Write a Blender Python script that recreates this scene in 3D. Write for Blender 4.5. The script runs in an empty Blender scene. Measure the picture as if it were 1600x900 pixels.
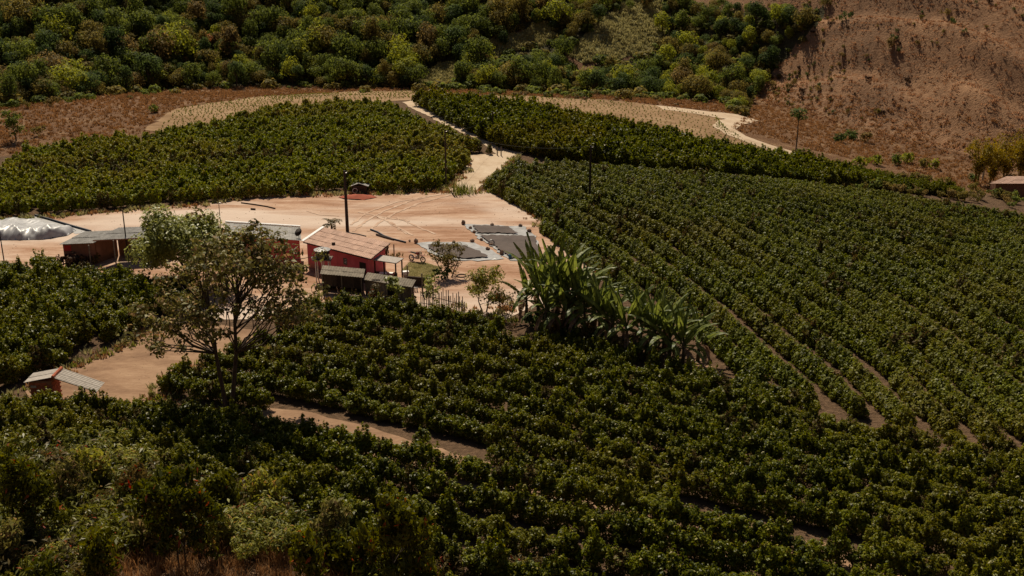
import bpy, math, random
import numpy as np
from mathutils import Vector, Matrix, Euler
from mathutils.geometry import delaunay_2d_cdt

scene = bpy.context.scene
COL = scene.collection
R = math.radians

# ------------------------------------------------------------------ camera, light, exposure
CAM = np.array([0.0, 0.0, 33.0]); PITCH = R(19.0); FPX = 1715.0
cd = bpy.data.cameras.new('camera'); cam = bpy.data.objects.new('camera', cd); COL.objects.link(cam)
cam.location = CAM; cam.rotation_euler = (R(90) - PITCH, 0, 0)
cd.sensor_width = 36.0; cd.lens = FPX / 1600 * 36.0; cd.clip_end = 6000; cd.clip_start = 0.5
scene.camera = cam

SUN_EL, SUN_AZ = R(51.0), R(-14.0)          # azimuth from +Y towards +X: the sun stands beyond the farm, to the left
world = bpy.data.worlds.new('World'); scene.world = world; world.use_nodes = True
wn = world.node_tree
sky = wn.nodes.new('ShaderNodeTexSky'); sky.sky_type = 'NISHITA'; sky.sun_disc = False
sky.sun_elevation = SUN_EL; sky.sun_rotation = SUN_AZ; sky.altitude = 900; sky.air_density = 0.7; sky.dust_density = 2.5; sky.ozone_density = 0.5
bg = wn.nodes['Background']; bg.inputs['Strength'].default_value = 0.05
wn.links.new(sky.outputs[0], bg.inputs['Color'])
sl = bpy.data.lights.new('sun', 'SUN'); sl.energy = 5.0; sl.angle = R(0.5); sl.color = (1.0, 0.88, 0.70)
sun = bpy.data.objects.new('sun', sl); COL.objects.link(sun)
sdir = Vector((math.sin(SUN_AZ) * math.cos(SUN_EL), math.cos(SUN_AZ) * math.cos(SUN_EL), math.sin(SUN_EL)))
sun.rotation_euler = sdir.to_track_quat('Z', 'Y').to_euler(); sun.location = (-60, 80, 120)
scene.view_settings.view_transform = 'Standard'; scene.view_settings.look = 'None'
scene.view_settings.exposure = 0.12; scene.view_settings.gamma = 1.0
scene.cycles.max_bounces = 6; scene.cycles.transparent_max_bounces = 4

rng = np.random.default_rng(7); random.seed(7)

# ------------------------------------------------------------------ terrain
def sp(t, k): return np.logaddexp(0.0, np.asarray(t, float) / k) * k
def S(a, b, t):
    u = np.clip((np.asarray(t, float) - a) / (b - a), 0, 1); return u * u * (3 - 2 * u)
YB_X = [-400, -150, -98, -85, -74, -54, 0, 41, 52, 64, 75, 82, 130, 220, 400]
YB_Y = [150, 180, 206, 214, 225, 232, 231, 233, 224, 199, 184, 172, 150, 130, 110]
def hill_d(x, y): return np.asarray(y, float) - np.interp(x, YB_X, YB_Y)
def H(x, y):
    x = np.asarray(x, float); y = np.asarray(y, float)
    z = 0.075 * sp(72 - y, 6) + 0.45 * sp(22 - y, 4)
    z = z - 9.0 * S(12, 95, x) * S(70, 150, y)
    z = z + 1.8 * np.exp(-((y - 180) / 26) ** 2) * (1 - S(0, 60, x)) - 2.5 * S(195, 235, y) * (1 - S(20, 70, x))
    d = hill_d(x, y)
    sl = 0.43 + 0.2 * S(35, 75, x)
    h = sl * sp(d - 3, 4)
    g = S(2, 30, d)
    h = h + g * (1.6 * np.sin(x * 0.11 + y * 0.05) + 1.2 * np.sin(x * 0.21 - y * 0.09 + 1.0) + 0.5 * np.sin(x * 0.45 + y * 0.31))
    h = h - 3.0 * g * np.exp(-((x - 58 - 0.35 * (d - 10)) / 7.0) ** 2)          # the gully between forest and bare hill
    h = h + 2.5 * np.exp(-((x + 100) / 22) ** 2) * S(0, 12, d) * (1 - S(14, 40, d))
    h = h + g * S(45, 70, x) * (1.1 * np.sin(0.42 * x + 0.33 * y + 1.3 * np.sin(0.07 * x)) + 0.6 * np.sin(0.9 * x + 0.5 * y + 2 * np.sin(0.11 * y)))
    h = np.maximum(h, 0)
    h = 90 * (1 - np.exp(-h / 90))
    z = z + h
    z = z + 0.10 * np.sin(x * 0.37 + 0.6 * np.sin(y * 0.2)) * np.sin(y * 0.29) * (1 - S(88, 95, y) * (1 - S(140, 146, y)) * (1 - S(5, 12, x)))
    return z

CP, SP_ = math.cos(PITCH), math.sin(PITCH)
FW = np.array([0, CP, -SP_]); UP = np.array([0, SP_, CP])
def ray(px, py):
    d = FW * FPX + np.array([1.0, 0, 0]) * (px - 800) + UP * (450 - py)
    return d / np.linalg.norm(d)
def at(px, py):
    """the point of the terrain seen at a pixel of the 1600x900 photograph"""
    d = ray(px, py); t = np.arange(20, 900, 0.5)
    p = CAM[None] + d[None] * t[:, None]
    below = p[:, 2] < H(p[:, 0], p[:, 1])
    i = int(np.argmax(below)) if below.any() else len(t) - 1
    a, b = t[max(i - 1, 0)], t[i]
    for _ in range(20):
        m = (a + b) / 2; q = CAM + d * m
        if q[2] < H(q[0], q[1]): b = m
        else: a = m
    q = CAM + d * b
    return Vector((q[0], q[1], float(H(q[0], q[1]))))
def P(px, py, z):
    d = ray(px, py); t = (z - CAM[2]) / d[2]; q = CAM + d * t
    return Vector(q)
def proj(x, y, z):
    v = np.stack([np.asarray(x, float), np.asarray(y, float), np.asarray(z, float) - 33.0], -1)
    f = v @ FW; u = v @ UP
    return 800 + FPX * v[..., 0] / f, 450 - FPX * u / f
def gz(x, y): return float(H(x, y))
def W(poly): return [at(*p)[:2] for p in poly]
def inside(poly, x, y):
    x = np.asarray(x, float); y = np.asarray(y, float); r = np.zeros(x.shape, bool); n = len(poly); j = n - 1
    for i in range(n):
        xi, yi = poly[i]; xj, yj = poly[j]
        c = ((yi > y) != (yj > y)) & (x < (xj - xi) * (y - yi) / (yj - yi + 1e-12) + xi)
        r ^= c; j = i
    return r

# ------------------------------------------------------------------ materials
def nodes(name):
    m = bpy.data.materials.new(name); m.use_nodes = True
    nt = m.node_tree; return m, nt, nt.nodes['Principled BSDF']
def N(nt, t, **k):
    n = nt.nodes.new(t)
    for a, v in k.items(): setattr(n, a, v)
    return n
def noise(nt, scale, detail=4, rough=0.55, vec=None, dist=0.0):
    n = N(nt, 'ShaderNodeTexNoise'); n.inputs['Scale'].default_value = scale; n.inputs['Detail'].default_value = detail
    n.inputs['Roughness'].default_value = rough; n.inputs['Distortion'].default_value = dist
    if vec is not None: nt.links.new(vec, n.inputs['Vector'])
    return n.outputs['Fac']
def ramp(nt, fac, stops):
    r = N(nt, 'ShaderNodeValToRGB'); nt.links.new(fac, r.inputs[0]); e = r.color_ramp.elements
    while len(e) < len(stops): e.new(0.5)
    for k, (p, c) in enumerate(stops): e[k].position = p; e[k].color = (*c, 1)
    return r.outputs[0]
def mixc(nt, fac, a, b, mode='MIX'):
    m = N(nt, 'ShaderNodeMix', data_type='RGBA', blend_type=mode)
    for s, v in ((0, fac), (6, a), (7, b)):
        if hasattr(v, 'links'): nt.links.new(v, m.inputs[s])
        elif s == 0: m.inputs[0].default_value = v
        else: m.inputs[s].default_value = (*v, 1)
    return m.outputs[2]
def math_(nt, op, a, b=0.0):
    m = N(nt, 'ShaderNodeMath', operation=op)
    for i, v in enumerate((a, b)):
        if hasattr(v, 'links'): nt.links.new(v, m.inputs[i])
        else: m.inputs[i].default_value = v
    return m.outputs[0]
def smooth(nt, fac, lo, hi):
    m = N(nt, 'ShaderNodeMapRange', interpolation_type='SMOOTHSTEP'); nt.links.new(fac, m.inputs[0])
    m.inputs[1].default_value = lo; m.inputs[2].default_value = hi; return m.outputs[0]
def bump(nt, bsdf, h, strength, dist=0.1):
    b = N(nt, 'ShaderNodeBump'); b.inputs['Strength'].default_value = strength; b.inputs['Distance'].default_value = dist
    nt.links.new(h, b.inputs['Height']); nt.links.new(b.outputs[0], bsdf.inputs['Normal'])
def pos(nt, scale=None):
    g = N(nt, 'ShaderNodeNewGeometry').outputs['Position']
    if scale is None: return g
    m = N(nt, 'ShaderNodeMapping'); m.inputs['Scale'].default_value = scale; nt.links.new(g, m.inputs['Vector']); return m.outputs[0]

def plain(name, c1, c2, scale=6.0, rough=0.8, metal=0.0, spec=0.3, bmp=0.3, rnd=0.25, stretch=None):
    m, nt, b = nodes(name)
    v = pos(nt, stretch) if stretch else pos(nt)
    f = noise(nt, scale, 5, 0.6, v)
    col = ramp(nt, f, [(0.3, c1), (0.7, c2)])
    if rnd:
        oi = N(nt, 'ShaderNodeObjectInfo')
        k = math_(nt, 'ADD', math_(nt, 'MULTIPLY', oi.outputs['Random'], rnd * 2), 1 - rnd)
        h = N(nt, 'ShaderNodeHueSaturation'); nt.links.new(k, h.inputs['Value']); nt.links.new(col, h.inputs['Color']); col = h.outputs[0]
    nt.links.new(col, b.inputs['Base Color'])
    b.inputs['Roughness'].default_value = rough; b.inputs['Metallic'].default_value = metal; b.inputs['Specular IOR Level'].default_value = spec
    if bmp: bump(nt, b, f, bmp, 0.03)
    return m

def foliage(name, dark, light, accent=None, acc=0.06, patch=None, patch_scale=0.05, rough=0.42, spec=0.5, trans=0.22, tcol=None):
    m, nt, b = nodes(name)
    geo = N(nt, 'ShaderNodeNewGeometry'); oi = N(nt, 'ShaderNodeObjectInfo')
    isl = geo.outputs['Random Per Island']
    t = math_(nt, 'ADD', math_(nt, 'MULTIPLY', isl, 0.65), math_(nt, 'MULTIPLY', oi.outputs['Random'], 0.35))
    col = ramp(nt, t, [(0.12, dark), (0.85, light)])
    if patch is not None:
        f = smooth(nt, noise(nt, patch_scale, 3, 0.6, oi.outputs['Location']), 0.45, 0.68)
        w = N(nt, 'ShaderNodeTexWhiteNoise', noise_dimensions='1D'); nt.links.new(isl, w.inputs['W'])
        f = math_(nt, 'MULTIPLY', f, math_(nt, 'ADD', math_(nt, 'MULTIPLY', w.outputs[0], 0.7), 0.2))
        col = mixc(nt, f, col, patch)
    if accent is not None:
        a = math_(nt, 'GREATER_THAN', math_(nt, 'FRACT', math_(nt, 'MULTIPLY', isl, 37.13)), 1 - acc)
        col = mixc(nt, a, col, accent)
    nt.links.new(col, b.inputs['Base Color'])
    b.inputs['Roughness'].default_value = rough; b.inputs['Specular IOR Level'].default_value = spec
    tr = N(nt, 'ShaderNodeBsdfTranslucent')
    hs = N(nt, 'ShaderNodeHueSaturation'); hs.inputs['Value'].default_value = 1.7; hs.inputs['Saturation'].default_value = 1.1; hs.inputs['Hue'].default_value = 0.49
    nt.links.new(col, hs.inputs['Color']); nt.links.new(hs.outputs[0], tr.inputs['Color'])
    mx = N(nt, 'ShaderNodeMixShader'); mx.inputs[0].default_value = trans
    nt.links.new(b.outputs[0], mx.inputs[1]); nt.links.new(tr.outputs[0], mx.inputs[2])
    nt.links.new(mx.outputs[0], nt.nodes['Material Output'].inputs['Surface'])
    return m

def terrain_mat():
    m, nt, b = nodes('farm_ground')
    v = pos(nt); a = N(nt, 'ShaderNodeAttribute', attribute_name='zone')
    sx = N(nt, 'ShaderNodeSeparateColor'); nt.links.new(a.outputs['Color'], sx.inputs[0])
    n1 = noise(nt, 0.35, 6, 0.65, v); n2 = noise(nt, 2.2, 5, 0.65, v); n3 = noise(nt, 0.06, 4, 0.6, v)
    soil = ramp(nt, n2, [(0.3, (0.075, 0.045, 0.025)), (0.7, (0.17, 0.105, 0.06))])
    dry = ramp(nt, n1, [(0.25, (0.10, 0.048, 0.024)), (0.5, (0.17, 0.09, 0.045)), (0.75, (0.36, 0.23, 0.125))])
    dry = mixc(nt, smooth(nt, n2, 0.35, 0.7), dry, mixc(nt, n3, (0.10, 0.055, 0.03), (0.22, 0.12, 0.06)))
    bare = ramp(nt, n1, [(0.28, (0.18, 0.10, 0.054)), (0.5, (0.27, 0.15, 0.08)), (0.75, (0.38, 0.22, 0.12))])
    bare = mixc(nt, math_(nt, 'MULTIPLY', smooth(nt, n3, 0.40, 0.70), 0.6), bare, mixc(nt, n2, (0.085, 0.055, 0.035), (0.17, 0.105, 0.065)))
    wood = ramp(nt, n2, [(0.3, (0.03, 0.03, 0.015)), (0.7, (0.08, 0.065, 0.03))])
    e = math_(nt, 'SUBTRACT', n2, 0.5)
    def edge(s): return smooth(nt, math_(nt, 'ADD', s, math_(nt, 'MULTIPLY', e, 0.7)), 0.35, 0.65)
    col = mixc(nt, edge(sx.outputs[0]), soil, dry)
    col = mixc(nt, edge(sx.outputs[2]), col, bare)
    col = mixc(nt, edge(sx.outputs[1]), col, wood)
    nt.links.new(col, b.inputs['Base Color']); b.inputs['Roughness'].default_value = 0.95; b.inputs['Specular IOR Level'].default_value = 0.1
    hsum = math_(nt, 'ADD', n2, math_(nt, 'MULTIPLY', noise(nt, 7, 3, 0.6, v), 0.4))
    bump(nt, b, hsum, 0.9, 0.45)
    return m

def dirt_mat(name, cols, streak=0.35, fine=5.0, bmp=0.35, ang=0.0, pale=None):
    m, nt, b = nodes(name)
    v = pos(nt)
    mp = N(nt, 'ShaderNodeMapping'); mp.inputs['Scale'].default_value = (streak, 1.0, 1.0); mp.inputs['Rotation'].default_value = (0, 0, ang)
    nt.links.new(v, mp.inputs['Vector'])
    n1 = noise(nt, 0.22, 7, 0.62, mp.outputs[0], 0.4); n2 = noise(nt, fine, 4, 0.6, v); n3 = noise(nt, 1.1, 6, 0.7, mp.outputs[0])
    f = math_(nt, 'ADD', math_(nt, 'MULTIPLY', n1, 0.55), math_(nt, 'ADD', math_(nt, 'MULTIPLY', n3, 0.38), math_(nt, 'MULTIPLY', n2, 0.10)))
    k = len(cols); col = ramp(nt, f, [(0.36 + 0.32 * i / (k - 1), c) for i, c in enumerate(cols)])
    if pale:
        col = mixc(nt, math_(nt, 'MULTIPLY', smooth(nt, noise(nt, 0.07, 4, 0.6, mp.outputs[0], 0.6), 0.45, 0.6), 0.8), col, pale)
    nt.links.new(col, b.inputs['Base Color']); b.inputs['Roughness'].default_value = 0.95; b.inputs['Specular IOR Level'].default_value = 0.1
    bump(nt, b, math_(nt, 'ADD', n3, math_(nt, 'MULTIPLY', n2, 0.5)), bmp, 0.08)
    return m

M = {}
M['terrain'] = terrain_mat()
M['yard'] = dirt_mat('packed_dirt', [(0.20, 0.105, 0.055), (0.32, 0.18, 0.11), (0.45, 0.30, 0.205), (0.54, 0.42, 0.325)], 0.3, 3.0, 0.8, 0.12, (0.58, 0.475, 0.385))
M['road'] = dirt_mat('dirt_road', [(0.34, 0.24, 0.15), (0.48, 0.365, 0.25), (0.57, 0.46, 0.335)], 1.0, 4.0)
M['track'] = dirt_mat('tyre_worn_dirt', [(0.36, 0.225, 0.15), (0.48, 0.335, 0.24), (0.55, 0.425, 0.325)], 1.0, 2.0)
M['sand'] = dirt_mat('seedling_soil', [(0.13, 0.075, 0.035), (0.25, 0.155, 0.08), (0.36, 0.25, 0.145)], 0.4, 3.0)
M['path'] = dirt_mat('field_dirt', [(0.15, 0.085, 0.05), (0.27, 0.165, 0.098), (0.38, 0.25, 0.155)], 0.5, 3.0, 0.9)
M['lawn'] = dirt_mat('lawn_turf', [(0.10, 0.09, 0.03), (0.17, 0.14, 0.05), (0.26, 0.19, 0.09)], 1.0, 3.0)
M['redearth'] = dirt_mat('red_earth', [(0.24, 0.06, 0.035), (0.34, 0.1, 0.06)], 1.0, 4.0)
M['grasspatch'] = dirt_mat('pale_grass', [(0.14, 0.135, 0.05), (0.24, 0.22, 0.09), (0.34, 0.29, 0.14)], 1.0, 1.6, 0.9)
M['coffee'] = foliage('coffee_leaves', (0.020, 0.031, 0.002), (0.175, 0.19, 0.006), (0.26, 0.22, 0.03), 0.07, (0.18, 0.145, 0.012), 0.05, 0.42, 0.15, 0.3)
M['coffee_far'] = foliage('coffee_leaves_far', (0.070, 0.088, 0.006), (0.27, 0.295, 0.022), (0.30, 0.21, 0.05), 0.06, (0.29, 0.235, 0.04), 0.045, 0.5, 0.1, 0.25)
M['coffee_dry'] = foliage('coffee_leaves_dry', (0.05, 0.035, 0.012), (0.16, 0.115, 0.035), (0.12, 0.14, 0.02), 0.25, None, 0.05, 0.55, 0.1, 0.2)
M['coffee_dark'] = foliage('coffee_leaves_dark', (0.026, 0.036, 0.002), (0.175, 0.195, 0.008), (0.20, 0.17, 0.03), 0.05, (0.18, 0.145, 0.018), 0.05, 0.48, 0.12, 0.3)
FT = dict(rough=0.7, spec=0.06, trans=0.38)
M['tree_green'] = foliage('forest_green', (0.045, 0.062, 0.014), (0.17, 0.20, 0.042), **FT)
M['tree_deep'] = foliage('forest_deep_green', (0.024, 0.042, 0.014), (0.092, 0.125, 0.036), **FT)
M['tree_yellow'] = foliage('forest_yellow_green', (0.10, 0.115, 0.016), (0.30, 0.31, 0.045), **FT)
M['tree_olive'] = foliage('forest_olive', (0.075, 0.066, 0.018), (0.22, 0.18, 0.05), **FT)
M['tree_brown'] = foliage('forest_dry_brown', (0.085, 0.066, 0.024), (0.24, 0.175, 0.062), **FT)
M['tree_orange'] = foliage('forest_dry_orange', (0.28, 0.12, 0.045), (0.52, 0.25, 0.10), **FT)
M['broad'] = foliage('broad_leaves', (0.06, 0.056, 0.014), (0.24, 0.215, 0.06), (0.34, 0.24, 0.11), 0.16, None, 0.05, 0.5, 0.1, 0.25)
M['broad_bright'] = foliage('bright_broad_leaves', (0.08, 0.10, 0.02), (0.30, 0.31, 0.085), None, 0.05, None, 0.05, 0.45, 0.25, 0.3)
M['sapling'] = foliage('sapling_leaves', (0.03, 0.038, 0.003), (0.16, 0.155, 0.012), (0.32, 0.08, 0.025), 0.02, None, 0.05, 0.42, 0.14, 0.22)
M['weed'] = foliage('weed_leaves', (0.09, 0.10, 0.016), (0.28, 0.27, 0.045), (0.32, 0.2, 0.06), 0.1, None, 0.05, 0.6, 0.2, 0.3)
M['redleaf'] = foliage('reddish_leaves', (0.05, 0.045, 0.012), (0.14, 0.095, 0.028), (0.30, 0.05, 0.02), 0.06, None, 0.05, 0.5, 0.1, 0.25)
M['darkleaf'] = foliage('purplish_leaves', (0.035, 0.022, 0.014), (0.10, 0.06, 0.035), None, 0.05, None, 0.05, 0.7, 0.05, 0.12)
M['bamboo'] = foliage('bamboo_leaves', (0.15, 0.12, 0.012), (0.44, 0.32, 0.035), None, 0.05, None, 0.05, 0.6, 0.2, 0.25)
M['drygrass'] = foliage('dry_grass_blades', (0.15, 0.085, 0.038), (0.38, 0.22, 0.095), None, 0.05, None, 0.05, 0.8, 0.1, 0.2)
M['hillgrass'] = foliage('hill_grass_blades', (0.21, 0.12, 0.064), (0.35, 0.2, 0.106), (0.15, 0.09, 0.05), 0.1, None, 0.05, 0.85, 0.05, 0.35)
M['palegrass'] = foliage('pale_grass_blades', (0.17, 0.165, 0.06), (0.40, 0.36, 0.17), None, 0.05, None, 0.05, 0.8, 0.1, 0.2)
M['greengrass'] = foliage('green_grass_blades', (0.07, 0.09, 0.015), (0.19, 0.2, 0.04), None, 0.05, None, 0.05, 0.7, 0.2, 0.3)
M['banana'] = foliage('banana_leaf', (0.065, 0.09, 0.018), (0.205, 0.235, 0.052), None, 0.05, None, 0.05, 0.45, 0.2, 0.32)
M['banana_dry'] = foliage('dry_banana_leaf', (0.14, 0.085, 0.05), (0.28, 0.18, 0.11), None, 0.05, None, 0.05, 0.8, 0.1, 0.1)
M['banana_stem'] = plain('banana_stem', (0.05, 0.055, 0.025), (0.12, 0.09, 0.05), 5, 0.6, 0, 0.3, 0.4, 0.2, (1, 1, 0.3))
M['bark'] = plain('bark', (0.035, 0.026, 0.02), (0.11, 0.085, 0.065), 9, 0.9, 0, 0.1, 0.8, 0.15, (1, 1, 0.25))
M['twig'] = plain('pale_bark', (0.09, 0.07, 0.05), (0.22, 0.175, 0.135), 9, 0.85, 0, 0.1, 0.5, 0.15, (1, 1, 0.25))
M['greywood'] = plain('weathered_wood', (0.11, 0.09, 0.07), (0.27, 0.225, 0.175), 7, 0.9, 0, 0.1, 0.5, 0.3, (3, 3, 0.4))
M['darkwood'] = plain('dark_wood', (0.035, 0.026, 0.02), (0.09, 0.065, 0.05), 7, 0.9, 0, 0.1, 0.5, 0.3, (3, 3, 0.4))
M['poleblack'] = plain('tarred_pole_wood', (0.02, 0.016, 0.014), (0.05, 0.04, 0.034), 7, 0.85, 0, 0.2, 0.4, 0.1, (3, 3, 0.4))
M['concrete'] = plain('pale_concrete', (0.32, 0.28, 0.24), (0.5, 0.45, 0.4), 6, 0.9, 0, 0.2, 0.3, 0.1)
M['roof_pink'] = plain('pinkish_fibre_cement', (0.38, 0.245, 0.18), (0.55, 0.375, 0.285), 3.0, 0.9, 0, 0.15, 0.2, 0.1)
M['roof_grey'] = plain('grey_fibre_cement', (0.20, 0.19, 0.17), (0.36, 0.345, 0.32), 2.5, 0.85, 0, 0.2, 0.2, 0.1)
M['roof_old'] = plain('lichened_fibre_cement', (0.12, 0.10, 0.075), (0.24, 0.205, 0.155), 3.0, 0.9, 0, 0.15, 0.3, 0.15)
M['roof_white'] = plain('pale_metal_trim', (0.55, 0.53, 0.5), (0.7, 0.68, 0.65), 4, 0.5, 0, 0.4, 0.0, 0.05)
M['roof_shelter'] = plain('bleached_fibre_cement', (0.34, 0.30, 0.25), (0.5, 0.45, 0.39), 5, 0.9, 0, 0.2, 0.2, 0.1)
M['pink'] = plain('pink_plaster', (0.66, 0.11, 0.13), (0.78, 0.17, 0.19), 1.6, 0.8, 0, 0.2, 0.1, 0.0)
M['brown'] = plain('brown_plaster', (0.24, 0.11, 0.07), (0.38, 0.18, 0.115), 1.2, 0.9, 0, 0.1, 0.3, 0.05)
M['redpaint'] = plain('red_paint', (0.5, 0.03, 0.03), (0.6, 0.06, 0.05), 3, 0.7)
M['brick'] = plain('red_brick_face', (0.30, 0.085, 0.045), (0.46, 0.15, 0.085), 7, 0.9, 0, 0.1, 0.3, 0.2)
M['mortar'] = plain('mortar', (0.22, 0.10, 0.065), (0.32, 0.16, 0.11), 7, 0.95, 0, 0.1, 0.3, 0.0)
M['white'] = plain('white_paint', (0.6, 0.58, 0.55), (0.75, 0.73, 0.7), 5, 0.6)
M['blackplastic'] = plain('black_plastic', (0.012, 0.013, 0.014), (0.03, 0.031, 0.033), 4, 0.4, 0, 0.5, 0.1, 0.0)
M['lid'] = plain('sun_greyed_plastic', (0.22, 0.21, 0.2), (0.33, 0.32, 0.3), 6, 0.5, 0, 0.4, 0.1, 0.0)
M['silver'] = plain('silvery_tarpaulin', (0.25, 0.245, 0.235), (0.46, 0.455, 0.445), 1.2, 0.42, 0.0, 0.6, 0.25, 0.0)
M['whitesheet'] = plain('pale_plastic_sheet', (0.17, 0.165, 0.15), (0.36, 0.35, 0.33), 1.2, 0.4, 0, 0.5, 0.4, 0.0)
M['glass'] = plain('window_dark', (0.02, 0.02, 0.022), (0.04, 0.04, 0.045), 4, 0.15, 0, 0.5, 0.0, 0.0)
M['rubber'] = plain('rubber', (0.015, 0.014, 0.013), (0.035, 0.03, 0.028), 9, 0.8)
M['steel'] = plain('steel', (0.25, 0.24, 0.23), (0.4, 0.39, 0.38), 9, 0.4, 0.8)
M['bikered'] = plain('dusty_red_plastic', (0.16, 0.02, 0.018), (0.25, 0.035, 0.03), 9, 0.45)
M['stone'] = plain('field_stone', (0.13, 0.085, 0.06), (0.30, 0.2, 0.14), 8, 0.9)
M['blue'] = plain('blue_plastic', (0.02, 0.13, 0.22), (0.03, 0.18, 0.3), 5, 0.5)
M['hammock'] = plain('pinkish_cloth', (0.42, 0.17, 0.14), (0.55, 0.27, 0.22), 8, 0.9)

def plaster(name, c1, c2, mud):
    m, nt, b = nodes(name); v = pos(nt); n = noise(nt, 1.1, 6, 0.65, v); n2 = noise(nt, 5.0, 4, 0.6, v)
    col = ramp(nt, n, [(0.3, c1), (0.7, c2)]); sz = N(nt, 'ShaderNodeSeparateXYZ'); nt.links.new(v, sz.inputs[0])
    h = math_(nt, 'SUBTRACT', math_(nt, 'ADD', 0.25, math_(nt, 'MULTIPLY', n2, 0.8)), sz.outputs[2])
    col = mixc(nt, math_(nt, 'MULTIPLY', smooth(nt, h, -0.15, 0.35), 0.75), col, mud)
    mp = N(nt, 'ShaderNodeMapping'); mp.inputs['Scale'].default_value = (5, 5, 0.35); nt.links.new(v, mp.inputs['Vector'])
    col = mixc(nt, math_(nt, 'MULTIPLY', smooth(nt, noise(nt, 1.0, 4, 0.6, mp.outputs[0]), 0.52, 0.75), 0.35), col, mud)
    nt.links.new(col, b.inputs['Base Color']); b.inputs['Roughness'].default_value = 0.9; b.inputs['Specular IOR Level'].default_value = 0.15; bump(nt, b, n2, 0.25, 0.03); return m
M['pink'] = plaster('pink_plaster_wall', (0.60, 0.10, 0.12), (0.78, 0.17, 0.19), (0.30, 0.15, 0.10))
M['brown'] = plaster('brown_plaster_wall', (0.24, 0.11, 0.07), (0.40, 0.19, 0.12), (0.17, 0.095, 0.06))
def beans_mat():
    m, nt, b = nodes('drying_coffee_beans')
    v = pos(nt); n = noise(nt, 14, 4, 0.7, v); n2 = noise(nt, 0.7, 4, 0.6, v)
    f = math_(nt, 'ADD', math_(nt, 'MULTIPLY', n, 0.5), math_(nt, 'MULTIPLY', n2, 0.5))
    nt.links.new(ramp(nt, f, [(0.3, (0.045, 0.032, 0.026)), (0.7, (0.115, 0.085, 0.07))]), b.inputs['Base Color'])
    b.inputs['Roughness'].default_value = 0.8; b.inputs['Specular IOR Level'].default_value = 0.2
    bump(nt, b, n, 0.6, 0.04); return m
M['beans'] = beans_mat()

# ------------------------------------------------------------------ building helpers
def tag(o, label=None, cat=None, group=None, kind=None):
    if label: o['label'] = label
    if cat: o['category'] = cat
    if group: o['group'] = group
    if kind: o['kind'] = kind
    return o
def empty(name, loc, label=None, cat=None, group=None, rz=0.0):
    o = bpy.data.objects.new(name, None); COL.objects.link(o); o.location = loc; o.rotation_euler = (0, 0, rz)
    o.empty_display_size = 0.3
    return tag(o, label, cat, group)
def np_mesh(name, verts, quads=None, tris=None, mats=(), midx=None, smooth_=False):
    me = bpy.data.meshes.new(name); verts = np.asarray(verts, np.float32)
    q = np.asarray(quads if quads is not None else np.zeros((0, 4)), np.int32).reshape(-1, 4)
    t = np.asarray(tris if tris is not None else np.zeros((0, 3)), np.int32).reshape(-1, 3)
    me.vertices.add(len(verts)); me.vertices.foreach_set('co', verts.ravel())
    me.loops.add(q.size + t.size); me.loops.foreach_set('vertex_index', np.concatenate([q.ravel(), t.ravel()]))
    ls = np.concatenate([np.arange(len(q)) * 4, q.size + np.arange(len(t)) * 3]).astype(np.int32)
    me.polygons.add(len(ls)); me.polygons.foreach_set('loop_start', ls)
    for m in mats: me.materials.append(m)
    if midx is not None: me.polygons.foreach_set('material_index', np.asarray(midx, np.int32))
    if smooth_: me.polygons.foreach_set('use_smooth', np.ones(len(ls), bool))
    me.update(calc_edges=True); me.validate(); return me
def link(name, me, parent=None, loc=(0, 0, 0)):
    o = bpy.data.objects.new(name, me); COL.objects.link(o); o.location = loc
    if parent is not None: o.parent = parent
    return o

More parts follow.
